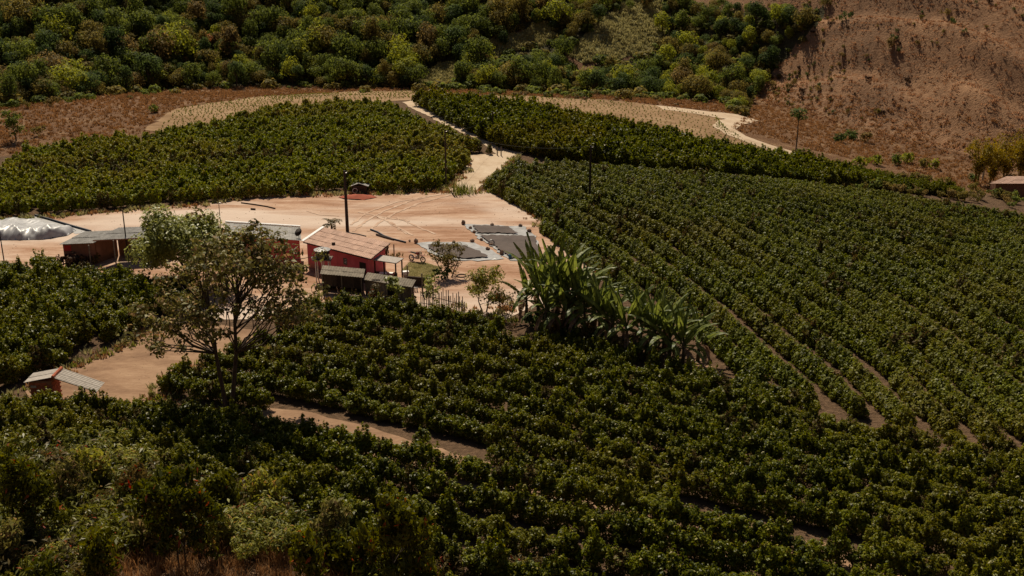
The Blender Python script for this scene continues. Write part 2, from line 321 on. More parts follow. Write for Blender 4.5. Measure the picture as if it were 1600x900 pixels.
class MB:
    """collects shapes in world metres; build() links them as one mesh, relative to the parent's place"""
    def __init__(s): s.v = []; s.f = []
    def add(s, vs, fs):
        b = len(s.v); s.v += [tuple(v) for v in vs]; s.f += [tuple(b + i for i in f) for f in fs]; return s
    def hexa(s, c8): return s.add(c8, [(0, 3, 2, 1), (4, 5, 6, 7), (0, 1, 5, 4), (1, 2, 6, 5), (2, 3, 7, 6), (3, 0, 4, 7)])
    def box(s, c, size, rz=0.0):
        c = Vector(c); hx, hy, hz = (k / 2 for k in size); ca, sa = math.cos(rz), math.sin(rz)
        def q(x, y, z): return c + Vector((x * ca - y * sa, x * sa + y * ca, z))
        return s.hexa([q(-hx, -hy, -hz), q(hx, -hy, -hz), q(hx, hy, -hz), q(-hx, hy, -hz), q(-hx, -hy, hz), q(hx, -hy, hz), q(hx, hy, hz), q(-hx, hy, hz)])
    def slab(s, O, U, V, th):
        O, U, V = Vector(O), Vector(U), Vector(V); n = U.cross(V).normalized() * th
        return s.hexa([O, O + U, O + U + V, O + V, O + n, O + U + n, O + U + V + n, O + V + n])
    def tube(s, pts, rads, n=8, cap=True):
        pts = [Vector(p) for p in pts]
        if not hasattr(rads, '__len__'): rads = [rads] * len(pts)
        rings = []; ref = None
        for i, p in enumerate(pts):
            d = (pts[min(i + 1, len(pts) - 1)] - pts[max(i - 1, 0)]).normalized()
            a = ref if ref is not None else (Vector((1, 0, 0)) if abs(d.x) < 0.8 else Vector((0, 1, 0)))
            a = (a - d * a.dot(d)).normalized(); b = d.cross(a); ref = a
            rings.append([p + (a * math.cos(2 * math.pi * k / n) + b * math.sin(2 * math.pi * k / n)) * rads[i] for k in range(n)])
        vs = [v for r in rings for v in r]; fs = []
        for i in range(len(pts) - 1):
            for k in range(n):
                k2 = (k + 1) % n; fs.append((i * n + k, i * n + k2, (i + 1) * n + k2, (i + 1) * n + k))
        if cap: fs += [tuple(range(n - 1, -1, -1)), tuple((len(pts) - 1) * n + k for k in range(n))]
        return s.add(vs, fs)
    def lathe(s, c, prof, n=20):
        c = Vector(c); vs = []; fs = []
        for r, z in prof: vs += [c + Vector((r * math.cos(2 * math.pi * k / n), r * math.sin(2 * math.pi * k / n), z)) for k in range(n)]
        for i in range(len(prof) - 1):
            for k in range(n):
                k2 = (k + 1) % n; fs.append((i * n + k, i * n + k2, (i + 1) * n + k2, (i + 1) * n + k))
        fs += [tuple(range(n - 1, -1, -1)), tuple((len(prof) - 1) * n + k for k in range(n))]
        return s.add(vs, fs)
    def torus(s, c, ax, R_, r, n=18, m=6):
        c, ax = Vector(c), Vector(ax).normalized(); a = ax.orthogonal().normalized(); b = ax.cross(a); vs = []; fs = []
        for i in range(n):
            d = a * math.cos(2 * math.pi * i / n) + b * math.sin(2 * math.pi * i / n)
            for j in range(m): vs.append(c + d * (R_ + r * math.cos(2 * math.pi * j / m)) + ax * r * math.sin(2 * math.pi * j / m))
        for i in range(n):
            for j in range(m):
                fs.append((i * m + j, ((i + 1) % n) * m + j, ((i + 1) % n) * m + (j + 1) % m, i * m + (j + 1) % m))
        return s.add(vs, fs)
    def mesh(s, name, mat, off=(0, 0, 0), smooth_=False):
        me = bpy.data.meshes.new(name); off = Vector(off)
        me.from_pydata([tuple(Vector(v) - off) for v in s.v], [], s.f); me.materials.append(mat)
        if smooth_:
            for p in me.polygons: p.use_smooth = True
        me.update(); return me
    def build(s, name, mat, parent=None, loc=None, smooth_=False):
        off = Vector(loc) if loc is not None else (parent.matrix_world_loc if hasattr(parent, 'matrix_world_loc') else (Vector(0 for _ in range(3)) if parent is None else abs_loc(parent)))
        o = bpy.data.objects.new(name, s.mesh(name, mat, off, smooth_)); COL.objects.link(o)
        if parent is not None: o.parent = parent
        if loc is not None: o.location = loc
        return o
def abs_loc(o):
    v = Vector((0, 0, 0))
    while o is not None: v = v + o.location; o = o.parent
    return v
def mbox(name, mat, parent, c, size, rz=0.0): return MB().box(c, size, rz).build(name, mat, parent)

def sheet(name, poly, mat, lift, step=1.0, jag=0.0, kind='structure', label=None, cat=None, parent=None, height=None, edge_step=None):
    """a polygon of world (x, y) points laid on the terrain as its own finely divided sheet"""
    es = edge_step or step; pts = []; n = len(poly); r = np.random.default_rng(len(name) + n)
    for i in range(n):
        a, b = np.array(poly[i]), np.array(poly[(i + 1) % n]); L = np.linalg.norm(b - a); k = max(1, int(L / es))
        for j in range(k):
            q = a + (b - a) * j / k
            if jag and j: q = q + r.normal(0, jag, 2)
            pts.append(q)
    P_ = np.array(pts); nb = len(P_)
    xs = np.arange(P_[:, 0].min(), P_[:, 0].max(), step); ys = np.arange(P_[:, 1].min(), P_[:, 1].max(), step)
    gx, gy = np.meshgrid(xs, ys); gx = gx.ravel() + r.uniform(-.2, .2, gx.size) * step; gy = gy.ravel() + r.uniform(-.2, .2, gy.size) * step
    ok = inside(pts, gx, gy); gx, gy = gx[ok], gy[ok]
    allp = [Vector((float(p[0]), float(p[1]))) for p in P_] + [Vector((float(a), float(b))) for a, b in zip(gx, gy)]
    vo, _, fo, *_ = delaunay_2d_cdt(allp, [], [list(range(nb))], 1, 1e-4)
    V = np.array([(v.x, v.y) for v in vo]); z = H(V[:, 0], V[:, 1]) + lift
    if height is not None: z = z + height(V[:, 0], V[:, 1])
    me = np_mesh(name, np.column_stack([V, z]), None, [f for f in fo if len(f) == 3], [mat], None, True)
    o = link(name, me, parent)
    return tag(o, label, cat, None, kind)

def leaf_cloud(r, lobes, n, L, Wd, up=0.5, jit=0.7, fill=0.5, droop=0.0, vary=0.35, zmin=0.03):
    """n folded leaves spread through ellipsoid lobes [(cx,cy,cz,rx,ry,rz)]: vertices and quads"""
    lobes = np.asarray(lobes, float); w = (lobes[:, 3] * lobes[:, 4] * lobes[:, 5]) ** (2 / 3); w /= w.sum()
    i = r.choice(len(lobes), n, p=w); d = r.normal(size=(n, 3)); d /= np.linalg.norm(d, axis=1)[:, None]
    rad = 1 - fill * r.random(n) ** 2.2
    p = lobes[i, :3] + d * lobes[i, 3:] * rad[:, None]
    nn = d / lobes[i, 3:] * lobes[i, 3:].mean(1)[:, None]; nn = nn / np.linalg.norm(nn, axis=1)[:, None]
    nn = nn + np.array([0, 0, up]) + r.normal(0, jit * 0.6, (n, 3)); nn /= np.linalg.norm(nn, axis=1)[:, None]
    t = np.cross(nn, r.normal(size=(n, 3))); t /= np.linalg.norm(t, axis=1)[:, None] + 1e-9
    if droop:
        t = t - np.array([0, 0, droop]); t /= np.linalg.norm(t, axis=1)[:, None]
        nn = nn - t * (nn * t).sum(1)[:, None]; nn /= np.linalg.norm(nn, axis=1)[:, None] + 1e-9
    b = np.cross(nn, t); s = (1 + vary * r.normal(size=n)).clip(0.45, 1.9)[:, None]
    f = nn * (0.12 * L) * s
    v = np.stack([p - t * L / 2 * s, p + b * Wd / 2 * s - t * 0.06 * L * s + f, p + t * L / 2 * s - f * 0.3, p - b * Wd / 2 * s - t * 0.06 * L * s + f], 1)
    v = v[p[:, 2] > zmin]; k = len(v)
    return v.reshape(-1, 3), np.arange(4 * k).reshape(k, 4)

def branches(r, base, height, spread, depth=3, r0=0.2, nlimb=5, start=0.35, lean=(0, 0), segs=5, upright=0.55):
    """trunk and limbs: list of (points, radii) and the tips"""
    out = []; tips = []
    p = Vector(base); pts = [p.copy()]; rad = [r0 * 1.25]
    for k in range(1, segs + 1):
        t = k / segs
        pts.append(Vector((base[0] + lean[0] * t + r.normal(0, 0.03) * height * 0.4, base[1] + lean[1] * t + r.normal(0, 0.03) * height * 0.4, base[2] + height * 0.8 * t)))
        rad.append(r0 * (1 - 0.75 * t))
    out.append((pts, rad)); tips.append(pts[-1])
    def limb(o, dirv, length, rr, dep):
        pts = [o]; rad = [rr]; d = dirv.normalized(); q = o.copy()
        for k in range(4):
            d = (d + Vector(r.normal(0, 0.18, 3)) + Vector((0, 0, 0.08))).normalized(); q = q + d * length / 4; pts.append(q.copy()); rad.append(rr * (1 - 0.2 * (k + 1)))
        out.append((pts, rad)); tips.append(q.copy())
        if dep > 1:
            for k in range(3):
                s = pts[1 + int(r.integers(0, 3))]; a = d + Vector(r.normal(0, 0.65, 3)); limb(s.copy(), a, length * 0.62, rr * 0.5, dep - 1)
    for k in range(nlimb):
        t = start + (1 - start) * k / max(1, nlimb - 1); i = min(int(t * segs), segs - 1); f = t * segs - i
        o = pts[i].lerp(pts[i + 1], min(1, f)); az = k * 2.4 + r.uniform(-.5, .5)
        limb(o, Vector((math.cos(az), math.sin(az), upright + 0.5 * t)), spread * r.uniform(0.7, 1.05) * (1.1 - 0.35 * t), r0 * (0.55 - 0.25 * t), depth - 1)
    return out, tips
def limb_mesh(name, br, mat, n=6):
    mb = MB()
    for pts, rad in br: mb.tube(pts, [max(0.012, x) for x in rad], n if rad[0] > 0.06 else 4, False)
    return mb.mesh(name, mat, smooth_=True)

def scatter(name, pts, rots, scales, idx, protos, label, cat, kind='stuff'):
    """one counted-as-stuff object: geometry nodes put the prototype meshes on its points"""
    me = bpy.data.meshes.new(name); n = len(pts)
    me.vertices.add(n); me.vertices.foreach_set('co', np.asarray(pts, np.float32).ravel())
    for nm, ty, dat, key in (('rot', 'FLOAT_VECTOR', rots, 'vector'), ('scl', 'FLOAT_VECTOR', scales, 'vector'), ('pick', 'INT', idx, 'value')):
        a = me.attributes.new(nm, ty, 'POINT'); a.data.foreach_set(key, np.asarray(dat, np.int32 if ty == 'INT' else np.float32).ravel())
    me.update(); o = link(name, me); tag(o, label, cat, None, kind)
    c = bpy.data.collections.new(name + '_shapes')
    for k, p in enumerate(protos):
        po = bpy.data.objects.new('%02d_%s_shape' % (k, name), p); c.objects.link(po)
    g = bpy.data.node_groups.new(name + '_scatter', 'GeometryNodeTree')
    g.interface.new_socket('Geometry', in_out='INPUT', socket_type='NodeSocketGeometry'); g.interface.new_socket('Geometry', in_out='OUTPUT', socket_type='NodeSocketGeometry')
    i_, o_ = g.nodes.new('NodeGroupInput'), g.nodes.new('NodeGroupOutput')
    ip = g.nodes.new('GeometryNodeInstanceOnPoints'); ci = g.nodes.new('GeometryNodeCollectionInfo')
    ci.inputs['Collection'].default_value = c; ci.inputs['Separate Children'].default_value = True; ci.inputs['Reset Children'].default_value = True
    def na(nm, ty):
        q = g.nodes.new('GeometryNodeInputNamedAttribute'); q.data_type = ty; q.inputs['Name'].default_value = nm; return q.outputs['Attribute']
    e = g.nodes.new('FunctionNodeEulerToRotation')
    g.links.new(i_.outputs[0], ip.inputs['Points']); g.links.new(ci.outputs[0], ip.inputs['Instance']); ip.inputs['Pick Instance'].default_value = True
    g.links.new(na('pick', 'INT'), ip.inputs['Instance Index']); g.links.new(na('rot', 'FLOAT_VECTOR'), e.inputs[0]); g.links.new(e.outputs[0], ip.inputs['Rotation'])
    g.links.new(na('scl', 'FLOAT_VECTOR'), ip.inputs['Scale']); g.links.new(ip.outputs[0], o_.inputs[0])
    md = o.modifiers.new('scatter', 'NODES'); md.node_group = g
    return o
def rz_(n, r): return np.column_stack([np.zeros(n), np.zeros(n), r.uniform(0, 6.283, n)])

# ------------------------------------------------------------------ ground sheet
xs = np.concatenate([np.linspace(-1600, -170, 24)[:-1], np.arange(-170, 150, 1.0), np.linspace(150, 1600, 24)])
ys = np.concatenate([np.linspace(-1200, -10, 16)[:-1], np.arange(-10, 330, 1.0), np.linspace(330, 2400, 30)])
GX, GY = np.meshgrid(xs, ys); GZ = H(GX, GY); nx, ny = len(xs), len(ys)
ii = (np.arange(ny - 1)[:, None] * nx + np.arange(nx - 1)[None]).ravel()
me = np_mesh('ground', np.column_stack([GX.ravel(), GY.ravel(), GZ.ravel()]), np.stack([ii, ii + 1, ii + nx + 1, ii + nx], 1), None, [M['terrain']], None, True)
PXG, PYG = proj(GX.ravel(), np.maximum(GY.ravel(), 5), GZ.ravel())
FOREST = [(-400, 170), (0, 166), (110, 154), (240, 142), (400, 134), (520, 136), (800, 142), (1000, 150), (1120, 158), (1165, 175), (1210, 110), (1260, 55), (1300, 12), (1240, 20), (1180, 22), (1080, 12), (1040, -20), (1060, -260), (-700, -260)]
PATCHES = [[(745, 75), (790, 55), (850, 35), (870, 60), (800, 80), (770, 95)], [(885, 85), (925, 45), (990, -5), (1035, -5), (1040, 50), (1015, 85), (960, 95), (915, 100)], [(655, 120), (690, 98), (725, 100), (700, 135), (650, 135)], [(965, 72), (1010, 70), (1005, 92), (960, 95)], [(880, 85), (935, 92), (925, 115), (890, 105)]]
d_ = hill_d(GX.ravel(), GY.ravel())
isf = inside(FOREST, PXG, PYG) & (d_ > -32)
far_dry = np.zeros(len(PXG)); L_DRY = W([(-120, 262), (0, 246), (150, 226), (330, 198), (450, 168), (600, 158), (800, 150), (1000, 192), (1150, 232), (1290, 262), (1460, 290), (1700, 330)])
lx = [p[0] for p in L_DRY]; ly = [p[1] for p in L_DRY]
far_dry = S(-1, 2, GY.ravel() - np.interp(GX.ravel(), lx, ly))
bare = S(0, 6, d_) * S(38, 52, GX.ravel()) * (~isf)
inp = np.zeros(len(PXG), bool)
for pz in PATCHES: inp |= inside(pz, PXG, PYG)
far_dry = np.where(inp, 1.0, far_dry); isf &= ~inp
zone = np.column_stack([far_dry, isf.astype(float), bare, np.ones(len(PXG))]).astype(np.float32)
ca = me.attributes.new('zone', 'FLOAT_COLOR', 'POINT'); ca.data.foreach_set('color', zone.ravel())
ground = link('ground', me); tag(ground, 'brown dirt and dry grass ground of the valley floor and hillsides', 'ground', None, 'structure')

YARD = W([(-60, 350), (0, 343), (110, 337), (300, 321), (420, 307), (520, 304), (640, 302), (690, 300), (745, 298), (796, 304), (836, 335), (876, 372), (918, 402), (945, 432), (930, 452), (880, 468), (830, 478), (790, 500), (720, 492), (600, 478), (470, 470), (430, 500), (330, 500), (230, 440), (100, 422), (-60, 424)])
sheet('dirt_yard', YARD, M['yard'], 0.03, 1.0, 0.12, label='pale trampled dirt drying yard in front of the fields', cat='yard')
ROAD = W([(690, 304), (718, 276), (735, 252), (730, 242), (776, 241), (766, 233), (740, 216), (690, 194), (650, 173), (628, 160), (648, 157), (668, 170), (705, 190), (745, 212), (775, 226), (800, 236), (818, 238), (806, 246), (790, 262), (752, 290), (738, 305)])
sheet('dirt_road', ROAD, M['road'], 0.05, 1.0, 0.12, label='pale dirt road leading from the yard up between the coffee fields', cat='road')
sheet('field_path', W([(60, 640), (40, 612), (130, 566), (215, 536), (236, 512), (330, 505), (420, 520), (330, 570), (262, 598), (250, 640), (180, 655)]), M['path'], 0.035, 1.0, 0.15, label='open brown dirt clearing beside the brick shelter', cat='path')
sheet('field_path', W([(395, 636), (470, 642), (580, 668), (660, 695), (760, 722), (900, 765), (1050, 800), (1200, 828), (1420, 880), (1600, 930), (1600, 985), (1400, 935), (1150, 875), (900, 815), (700, 760), (560, 722), (450, 690), (380, 672)]), M['path'], 0.035, 1.0, 0.12, label='narrow strip of bare dirt between the two foreground coffee fields', cat='path')
sheet('field_path', W([(1062, 566), (1098, 560), (1130, 588), (1120, 594), (1078, 580)]), M['path'], 0.035, 0.6, 0.1, label='small patch of bare dirt at the right end of the banana plants', cat='path')
sheet('seedling_field', W([(225, 203), (270, 172), (400, 152), (520, 145), (650, 141), (720, 146), (660, 154), (600, 160), (450, 172), (330, 198), (280, 208)]), M['sand'], 0.04, 1.0, 0.3, label='sandy strip of young seedling rows left of the dirt road', cat='field')
sheet('seedling_field', W([(760, 148), (850, 152), (1000, 162), (1130, 181), (1128, 200), (1165, 220), (1265, 249), (1230, 256), (1150, 248), (1000, 212), (880, 184), (780, 166)]), M['sand'], 0.04, 1.0, 0.3, label='sandy slope of young seedling rows beyond the right coffee block', cat='field')
sheet('lawn', W([(628, 424), (640, 410), (665, 411), (690, 418), (676, 436), (640, 437)]), M['lawn'], 0.045, 0.6, 0.08, label='small patch of green lawn beside the pink house', cat='lawn')
for k, pz in enumerate(PATCHES[:3]):
    sheet('grass_clearing', W(pz), M['grasspatch'], 0.05, 1.2, 0.3, label=['pale grassy clearing between forest trees left of the large one', 'largest pale grassy clearing on the forested hillside', 'small pale grassy clearing at the forest foot above the dirt road'][k], cat='clearing')
def strip(name, pxs, w, mat, lift, label, cat):
    q = [Vector(at(*p)[:2]) for p in pxs]; L, Rr = [], []
    for i, p in enumerate(q):
        d = (q[min(i + 1, len(q) - 1)] - q[max(i - 1, 0)]).normalized(); n = Vector((-d.y, d.x)); L.append(p + n * w / 2); Rr.append(p - n * w / 2)
    return sheet(name, [tuple(v) for v in L] + [tuple(v) for v in reversed(Rr)], mat, lift, 0.5, 0.07, label=label, cat=cat)
strip('dirt_track', [(1030, 168), (1085, 175), (1125, 181), (1172, 185)], 5.5, M['road'], 0.07, 'pale sandy turning place where the curving track starts', 'road')
strip('dirt_track', [(1165, 187), (1142, 192), (1131, 200), (1150, 212), (1200, 230), (1240, 241), (1282, 251)], 3.8, M['road'], 0.09, 'pale curving track at the foot of the bare hill', 'road')
TR = [[(700, 300), (640, 315), (600, 330), (570, 347), (552, 362)], [(712, 303), (655, 318), (618, 333), (590, 350), (575, 362)], [(690, 304), (620, 316), (575, 332), (548, 352)], [(605, 345), (625, 358), (645, 368)], [(590, 338), (614, 352), (636, 366)], [(620, 340), (655, 356), (680, 366)], [(560, 332), (600, 340), (640, 346)], [(480, 330), (500, 336), (530, 338)]]
for k, t in enumerate(TR):
    strip('tyre_track', t, 0.3, M['track'], 0.06, ['pale wheel rut running from the road to the utility pole', 'pale wheel rut right of the one by the pole', 'pale wheel rut left of the main pair', 'short crossing tyre mark above the motorbike', 'short crossing tyre mark by the black pipe', 'tyre mark curving towards the drying tarps', 'faint tyre mark across the middle of the yard', 'faint tyre mark behind the small palm'][k], 'tyre mark')

# ------------------------------------------------------------------ coffee bushes
def bush_mesh(seed, n, L, Wd, mat, w=0.8, h=1.0, nl=16):
    r = np.random.default_rng(seed); lobes = [(0, 0, h * 0.85, w * 0.72, w * 0.72, h * 0.78)]
    for k in range(nl):
        a = r.uniform(0, 6.28); e = r.uniform(-0.35, 1.2); c = math.cos(e)
        o = r.uniform(0.5, 0.95); lobes.append((w * o * c * math.cos(a), w * o * c * math.sin(a), h * (0.85 + r.uniform(0.6, 1.0) * math.sin(e)), *(r.uniform(0.2, 0.42) * w * np.array([1, 1, 0.9]))))
    for k in range(5): lobes.append((r.normal(0, w * 0.3), r.normal(0, w * 0.3), h * r.uniform(1.45, 1.95), 0.15 * w, 0.15 * w, 0.34 * h))
    v, q = leaf_cloud(r, lobes, n, L, Wd, 0.5, 0.95, 0.65)
    return np_mesh('coffee_foliage', v, q, None, [mat])
NEAR = [bush_mesh(10 + k, [1900, 1700, 2000, 1600, 900][k], 0.165, 0.09, M['coffee'] if k < 4 else M['coffee_dry'], [0.8, 0.7, 0.9, 0.75, 0.6][k], [1.0, 1.15, 0.85, 1.05, 0.9][k], [16, 14, 18, 15, 12][k]) for k in range(5)]
FARB = [bush_mesh(30 + k, 800, 0.24, 0.14, M['coffee_far']) for k in range(4)]
DARKB = [bush_mesh(40 + k, 800, 0.24, 0.14, M['coffee_dark']) for k in range(4)]
def ridge_mesh(seed, n, L, Wd, mat):
    r = np.random.default_rng(seed); lobes = []
    for z, rad, k in ((0.45, 0.60, 5), (0.9, 0.5, 5), (1.3, 0.3, 4)):
        for _ in range(k): a = r.uniform(0, 6.28); lobes.append((rad * 0.75 * math.cos(a), rad * 0.75 * math.sin(a), z + r.normal(0, 0.06), rad * 0.55, rad * 0.55, 0.36))
    lobes.append((0, 0, 0.8, 0.5, 0.5, 0.75)); v, q = leaf_cloud(r, lobes, n, L, Wd, 0.6, 0.6, 0.4); return np_mesh('coffee_foliage', v, q, None, [mat])
RIDGE = [ridge_mesh(80 + k, 760, 0.17, 0.105, M['coffee_dark']) for k in range(4)]
PROTO = NEAR + FARB + DARKB + [bush_mesh(60, 600, 0.24, 0.13, M['coffee_dry'], 0.7, 0.95)] + RIDGE
stem_me = MB().tube([(0, 0, -0.1), (0.03, 0.02, 0.6), (0.0, 0.04, 1.3)], [0.05, 0.04, 0.015], 6).mesh('stem', M['bark'])

def resample(pl, n):
    pl = np.array(pl, float); s = np.concatenate([[0], np.cumsum(np.linalg.norm(np.diff(pl, axis=0), axis=1))]); t = np.linspace(0, s[-1], n)
    return np.column_stack([np.interp(t, s, pl[:, 0]), np.interp(t, s, pl[:, 1])])
def walk(pl, step, r, jit=0.12):
    pl = np.array(pl, float); s = np.concatenate([[0], np.cumsum(np.linalg.norm(np.diff(pl, axis=0), axis=1))])
    t = np.arange(r.uniform(0, step), s[-1], step) ; t = t + r.normal(0, 0.1 * step, len(t))
    x = np.interp(t, s, pl[:, 0]); y = np.interp(t, s, pl[:, 1])
    return np.column_stack([x + r.normal(0, jit, len(t)), y + r.normal(0, jit, len(t))])
def rows_between(guides, spacing, step, poly=None, r=rng, pct=65, perp=False, jit=0.12):
    G = [resample(W(g), 40) for g in guides]; out = []
    for a, b in zip(G[:-1], G[1:]):
        d = np.percentile(np.linalg.norm(a[:, None] - resample(b, 300)[None], axis=2).min(1) if perp else np.linalg.norm(a - b, axis=1), pct); k = max(1, int(round(d / spacing)))
        for j in range(k): out.append(walk(a + (b - a) * j / k, step, r, jit))
    out.append(walk(G[-1], step, r)); p = np.concatenate(out)
    if poly is not None: p = p[inside(poly, p[:, 0], p[:, 1])]
    return p
def rows_shift(guide, dxy, spacing, count, step, poly, r=rng):
    g = resample(W(guide), 40); d = np.array(dxy, float); d /= np.linalg.norm(d)
    p = np.concatenate([walk(g + d * spacing * k, step, r) for k in range(count)])
    return p[inside(poly, p[:, 0], p[:, 1])]
LPOLY = W([(-140, 350), (0, 338), (200, 324), (420, 307), (520, 302), (640, 299), (688, 297), (716, 274), (733, 251), (728, 243), (776, 241), (752, 236), (716, 220), (662, 199), (622, 182), (606, 172), (590, 170), (450, 176), (330, 203), (250, 219), (150, 228), (0, 248), (-140, 266)])
LF = rows_shift([(-160, 350), (0, 337), (200, 323), (420, 306), (640, 298), (760, 290)], (0.05, 1), 2.1, 44, 0.8, LPOLY)
RG = [[(742, 300), (850, 362), (975, 452), (1105, 575), (1230, 640)], [(775, 284), (991, 396), (1110, 490), (1215, 590), (1330, 690)], [(805, 266), (1069, 362), (1220, 465), (1378, 575), (1500, 700)], [(880, 266), (1180, 366), (1378, 476), (1520, 575), (1660, 690)], [(1000, 276), (1250, 350), (1484, 426), (1640, 505), (1760, 580)], [(1100, 285), (1350, 336), (1560, 390), (1700, 446), (1850, 505)], [(1150, 293), (1400, 318), (1600, 350), (1750, 385), (1900, 425)]]
RPOLY = W([(756, 300), (772, 280), (800, 254), (1000, 274), (1280, 300), (1600, 340), (1800, 370), (1800, 720), (1600, 700), (1500, 690), (1300, 645), (1210, 612), (1130, 585), (1110, 560), (1050, 505), (960, 455), (905, 410), (850, 362), (795, 314)])
RF = rows_between(RG, 3.0, 0.42, RPOLY, pct=68, perp=True, jit=0.05)
HPOLY = W([(650, 171), (690, 195), (740, 222), (785, 243), (860, 258), (1000, 272), (1280, 294), (1380, 296), (1480, 306), (1480, 296), (1380, 286), (1290, 276), (1150, 245), (1000, 207), (900, 184), (790, 168), (655, 164)])
HF = rows_between([[(648, 160), (790, 174), (900, 195), (1000, 215), (1100, 237), (1200, 256), (1290, 271), (1490, 300)], [(776, 230), (860, 248), (1000, 267), (1150, 284), (1280, 293), (1400, 299), (1500, 309)]], 2.3, 0.8, None)
HF = np.concatenate([HF, rows_between([[(652, 165), (684, 180), (727, 203), (743, 213), (769, 222), (784, 232)]], 3, 1.3)])
MPOLY = W([(248, 622), (330, 636), (400, 638), (560, 668), (640, 692), (760, 722), (900, 765), (1050, 800), (1180, 828), (1400, 880), (1500, 903), (1900, 1010), (1900, 770), (1500, 705), (1300, 660), (1200, 625), (1100, 602), (1000, 578), (900, 548), (800, 528), (700, 504), (600, 488), (520, 480), (480, 492), (430, 530), (340, 570), (270, 596)])
MF = rows_between([[(200, 600), (400, 637), (640, 692), (1050, 800), (1500, 903), (1900, 1010)], [(330, 480), (520, 478), (800, 526), (1090, 600), (1300, 658), (1600, 725), (1900, 790)]], 2.45, 0.55, MPOLY, jit=0.06, perp=True)
NPOLY = W([(-150, 655), (60, 651), (250, 655), (400, 673), (560, 709), (700, 740), (900, 786), (1150, 844), (1400, 902), (1600, 952), (1600, 1050), (800, 1050), (640, 930), (520, 850), (420, 790), (300, 752), (150, 720), (-150, 715)])
NF = rows_between([[(-150, 655), (60, 653), (250, 657), (400, 677), (560, 712), (700, 743), (900, 789), (1150, 847), (1400, 905), (1650, 964)], [(-150, 730), (60, 735), (200, 745), (330, 790), (430, 860), (520, 930), (650, 1000), (900, 1070), (1200, 1130), (1500, 1180)]], 2.4, 0.6, NPOLY, jit=0.07, perp=True)
KPOLY = W([(-150, 440), (0, 434), (60, 430), (110, 440), (180, 446), (300, 462), (330, 480), (240, 505), (205, 526), (150, 542), (118, 558), (34, 600), (-150, 645)])
KF = rows_shift([(-150, 655), (0, 620), (130, 566), (235, 512), (330, 470)], (-0.35, 1), 2.0, 28, 1.0, KPOLY)
CLEAR = [W(q) for q in ([(36, 590), (176, 590), (176, 652), (36, 652)],)]
def cut(p):
    for c in CLEAR: p = p[~inside(c, p[:, 0], p[:, 1])]
    return p[rng.random(len(p)) > 0.03]
fields = dict(L=cut(LF), R=cut(RF), H=cut(HF), M=cut(MF), N=cut(NF), K=cut(KF))
def lband(p):
    px, py = proj(p[:, 0], p[:, 1], H(p[:, 0], p[:, 1]) + 1.5); b = np.interp(px, [0, 200, 400, 600, 730], [262, 253, 238, 230, 226]); t = np.exp(-((py - b) / 5.0) ** 2)
    return np.where(rng.random(len(p)) < 0.75 * t + 0.03, 13, rng.integers(5, 9, len(p)))
allp, alli, alls = [], [], []
for k, p in fields.items():
    n = len(p); z = H(p[:, 0], p[:, 1]); allp.append(np.column_stack([p, z - 0.04]))
    sc = {'L': 0.86, 'R': 1.0, 'H': 1.0, 'M': 0.76, 'N': 0.80, 'K': 1.0}[k]
    s = sc * rng.normal(1, {'R': 0.05, 'M': 0.09, 'L': 0.09}.get(k, 0.13), n).clip(0.65, 1.35); alls.append(np.column_stack([s * {'R': 0.98}.get(k, 1.06), s * {'R': 0.98}.get(k, 1.06), s * rng.normal(1, {'R': 0.04}.get(k, 0.09), n).clip(0.75, 1.25) * {'L': 1.05, 'H': 1.15, 'R': 0.95}.get(k, 1.0)]))
    nearpick = np.where(rng.random(n) < 0.05, 4, rng.integers(0, 4, n)); alli.append(nearpick if k in 'MNK' else (lband(p) if k == 'L' else (rng.integers(9, 13, n) if k == 'H' else np.where(rng.random(n) < 0.03, 13, rng.integers(14, 18, n)))))
hx_, _ = proj(fields['H'][:, 0], fields['H'][:, 1], H(fields['H'][:, 0], fields['H'][:, 1])); alls[2] *= (1 - 0.45 * S(1250, 1420, hx_))[:, None]
ap = np.concatenate(allp); ai = np.concatenate(alli); as_ = np.concatenate(alls); ar = rz_(len(ap), rng)
bx, by = proj(ap[:, 0], ap[:, 1], ap[:, 2] + 1.0)
dist = np.linalg.norm(ap - CAM, axis=1); vis = (bx > -15) & (bx < 1615) & (by > 0) & (by < 905)
order = np.argsort(np.where(vis, dist, 1e9))[:300]; single = np.zeros(len(ap), bool); single[order] = True
def bush_label(x, y, top):
    if x < 130: return 'coffee bush in front of the brick shelter'
    if x < 250: return 'coffee bush just right of the brick shelter below the clearing'
    gap = np.interp(x, [400, 640, 1050, 1500], [660, 720, 825, 930]) - 10; lower = y > gap
    if lower:
        if x < 480: return 'coffee bush behind the broad foreground sapling'
        at_edge = 'along the lower edge of the bare strip' if y < gap + 48 else 'well below the bare strip'
        w = 'left of the dense sapling' if x < 570 else ('behind the dense sapling' if x < 700 else ('right of the dense sapling' if x < 850 else ('above the red-tipped shrubs' if x < 950 else ('in the bottom middle rows' if x < 1150 else ('in the bottom right rows' if x < 1350 else 'nearest the bottom right corner')))))
        return 'coffee bush %s, %s' % (w, at_edge)
    at_edge = 'along the upper edge of the bare strip' if y > gap - 70 else 'well above the bare strip'
    w = 'beside the forked tree' if x < 480 else ('below the sheds' if x < 700 else ('below the pale tree' if x < 820 else ('below the tall bananas' if x < 960 else ('below the short bananas' if x < 1120 else ('below the banana row end' if x < 1300 else 'by the right border')))))
    return 'coffee bush %s, %s' % (w, at_edge)
for i in order:
    o = link('coffee_bush', NEAR[int(ai[i]) % 5], None, ap[i]); o.rotation_euler = (0, 0, float(ar[i][2])); o.scale = as_[i]
    lb = bush_label(bx[i], by[i], None); tag(o, 'dark ' + lb, 'coffee bush', lb.replace('coffee bush', 'coffee bushes', 1))
    c = link('stem', stem_me, o)
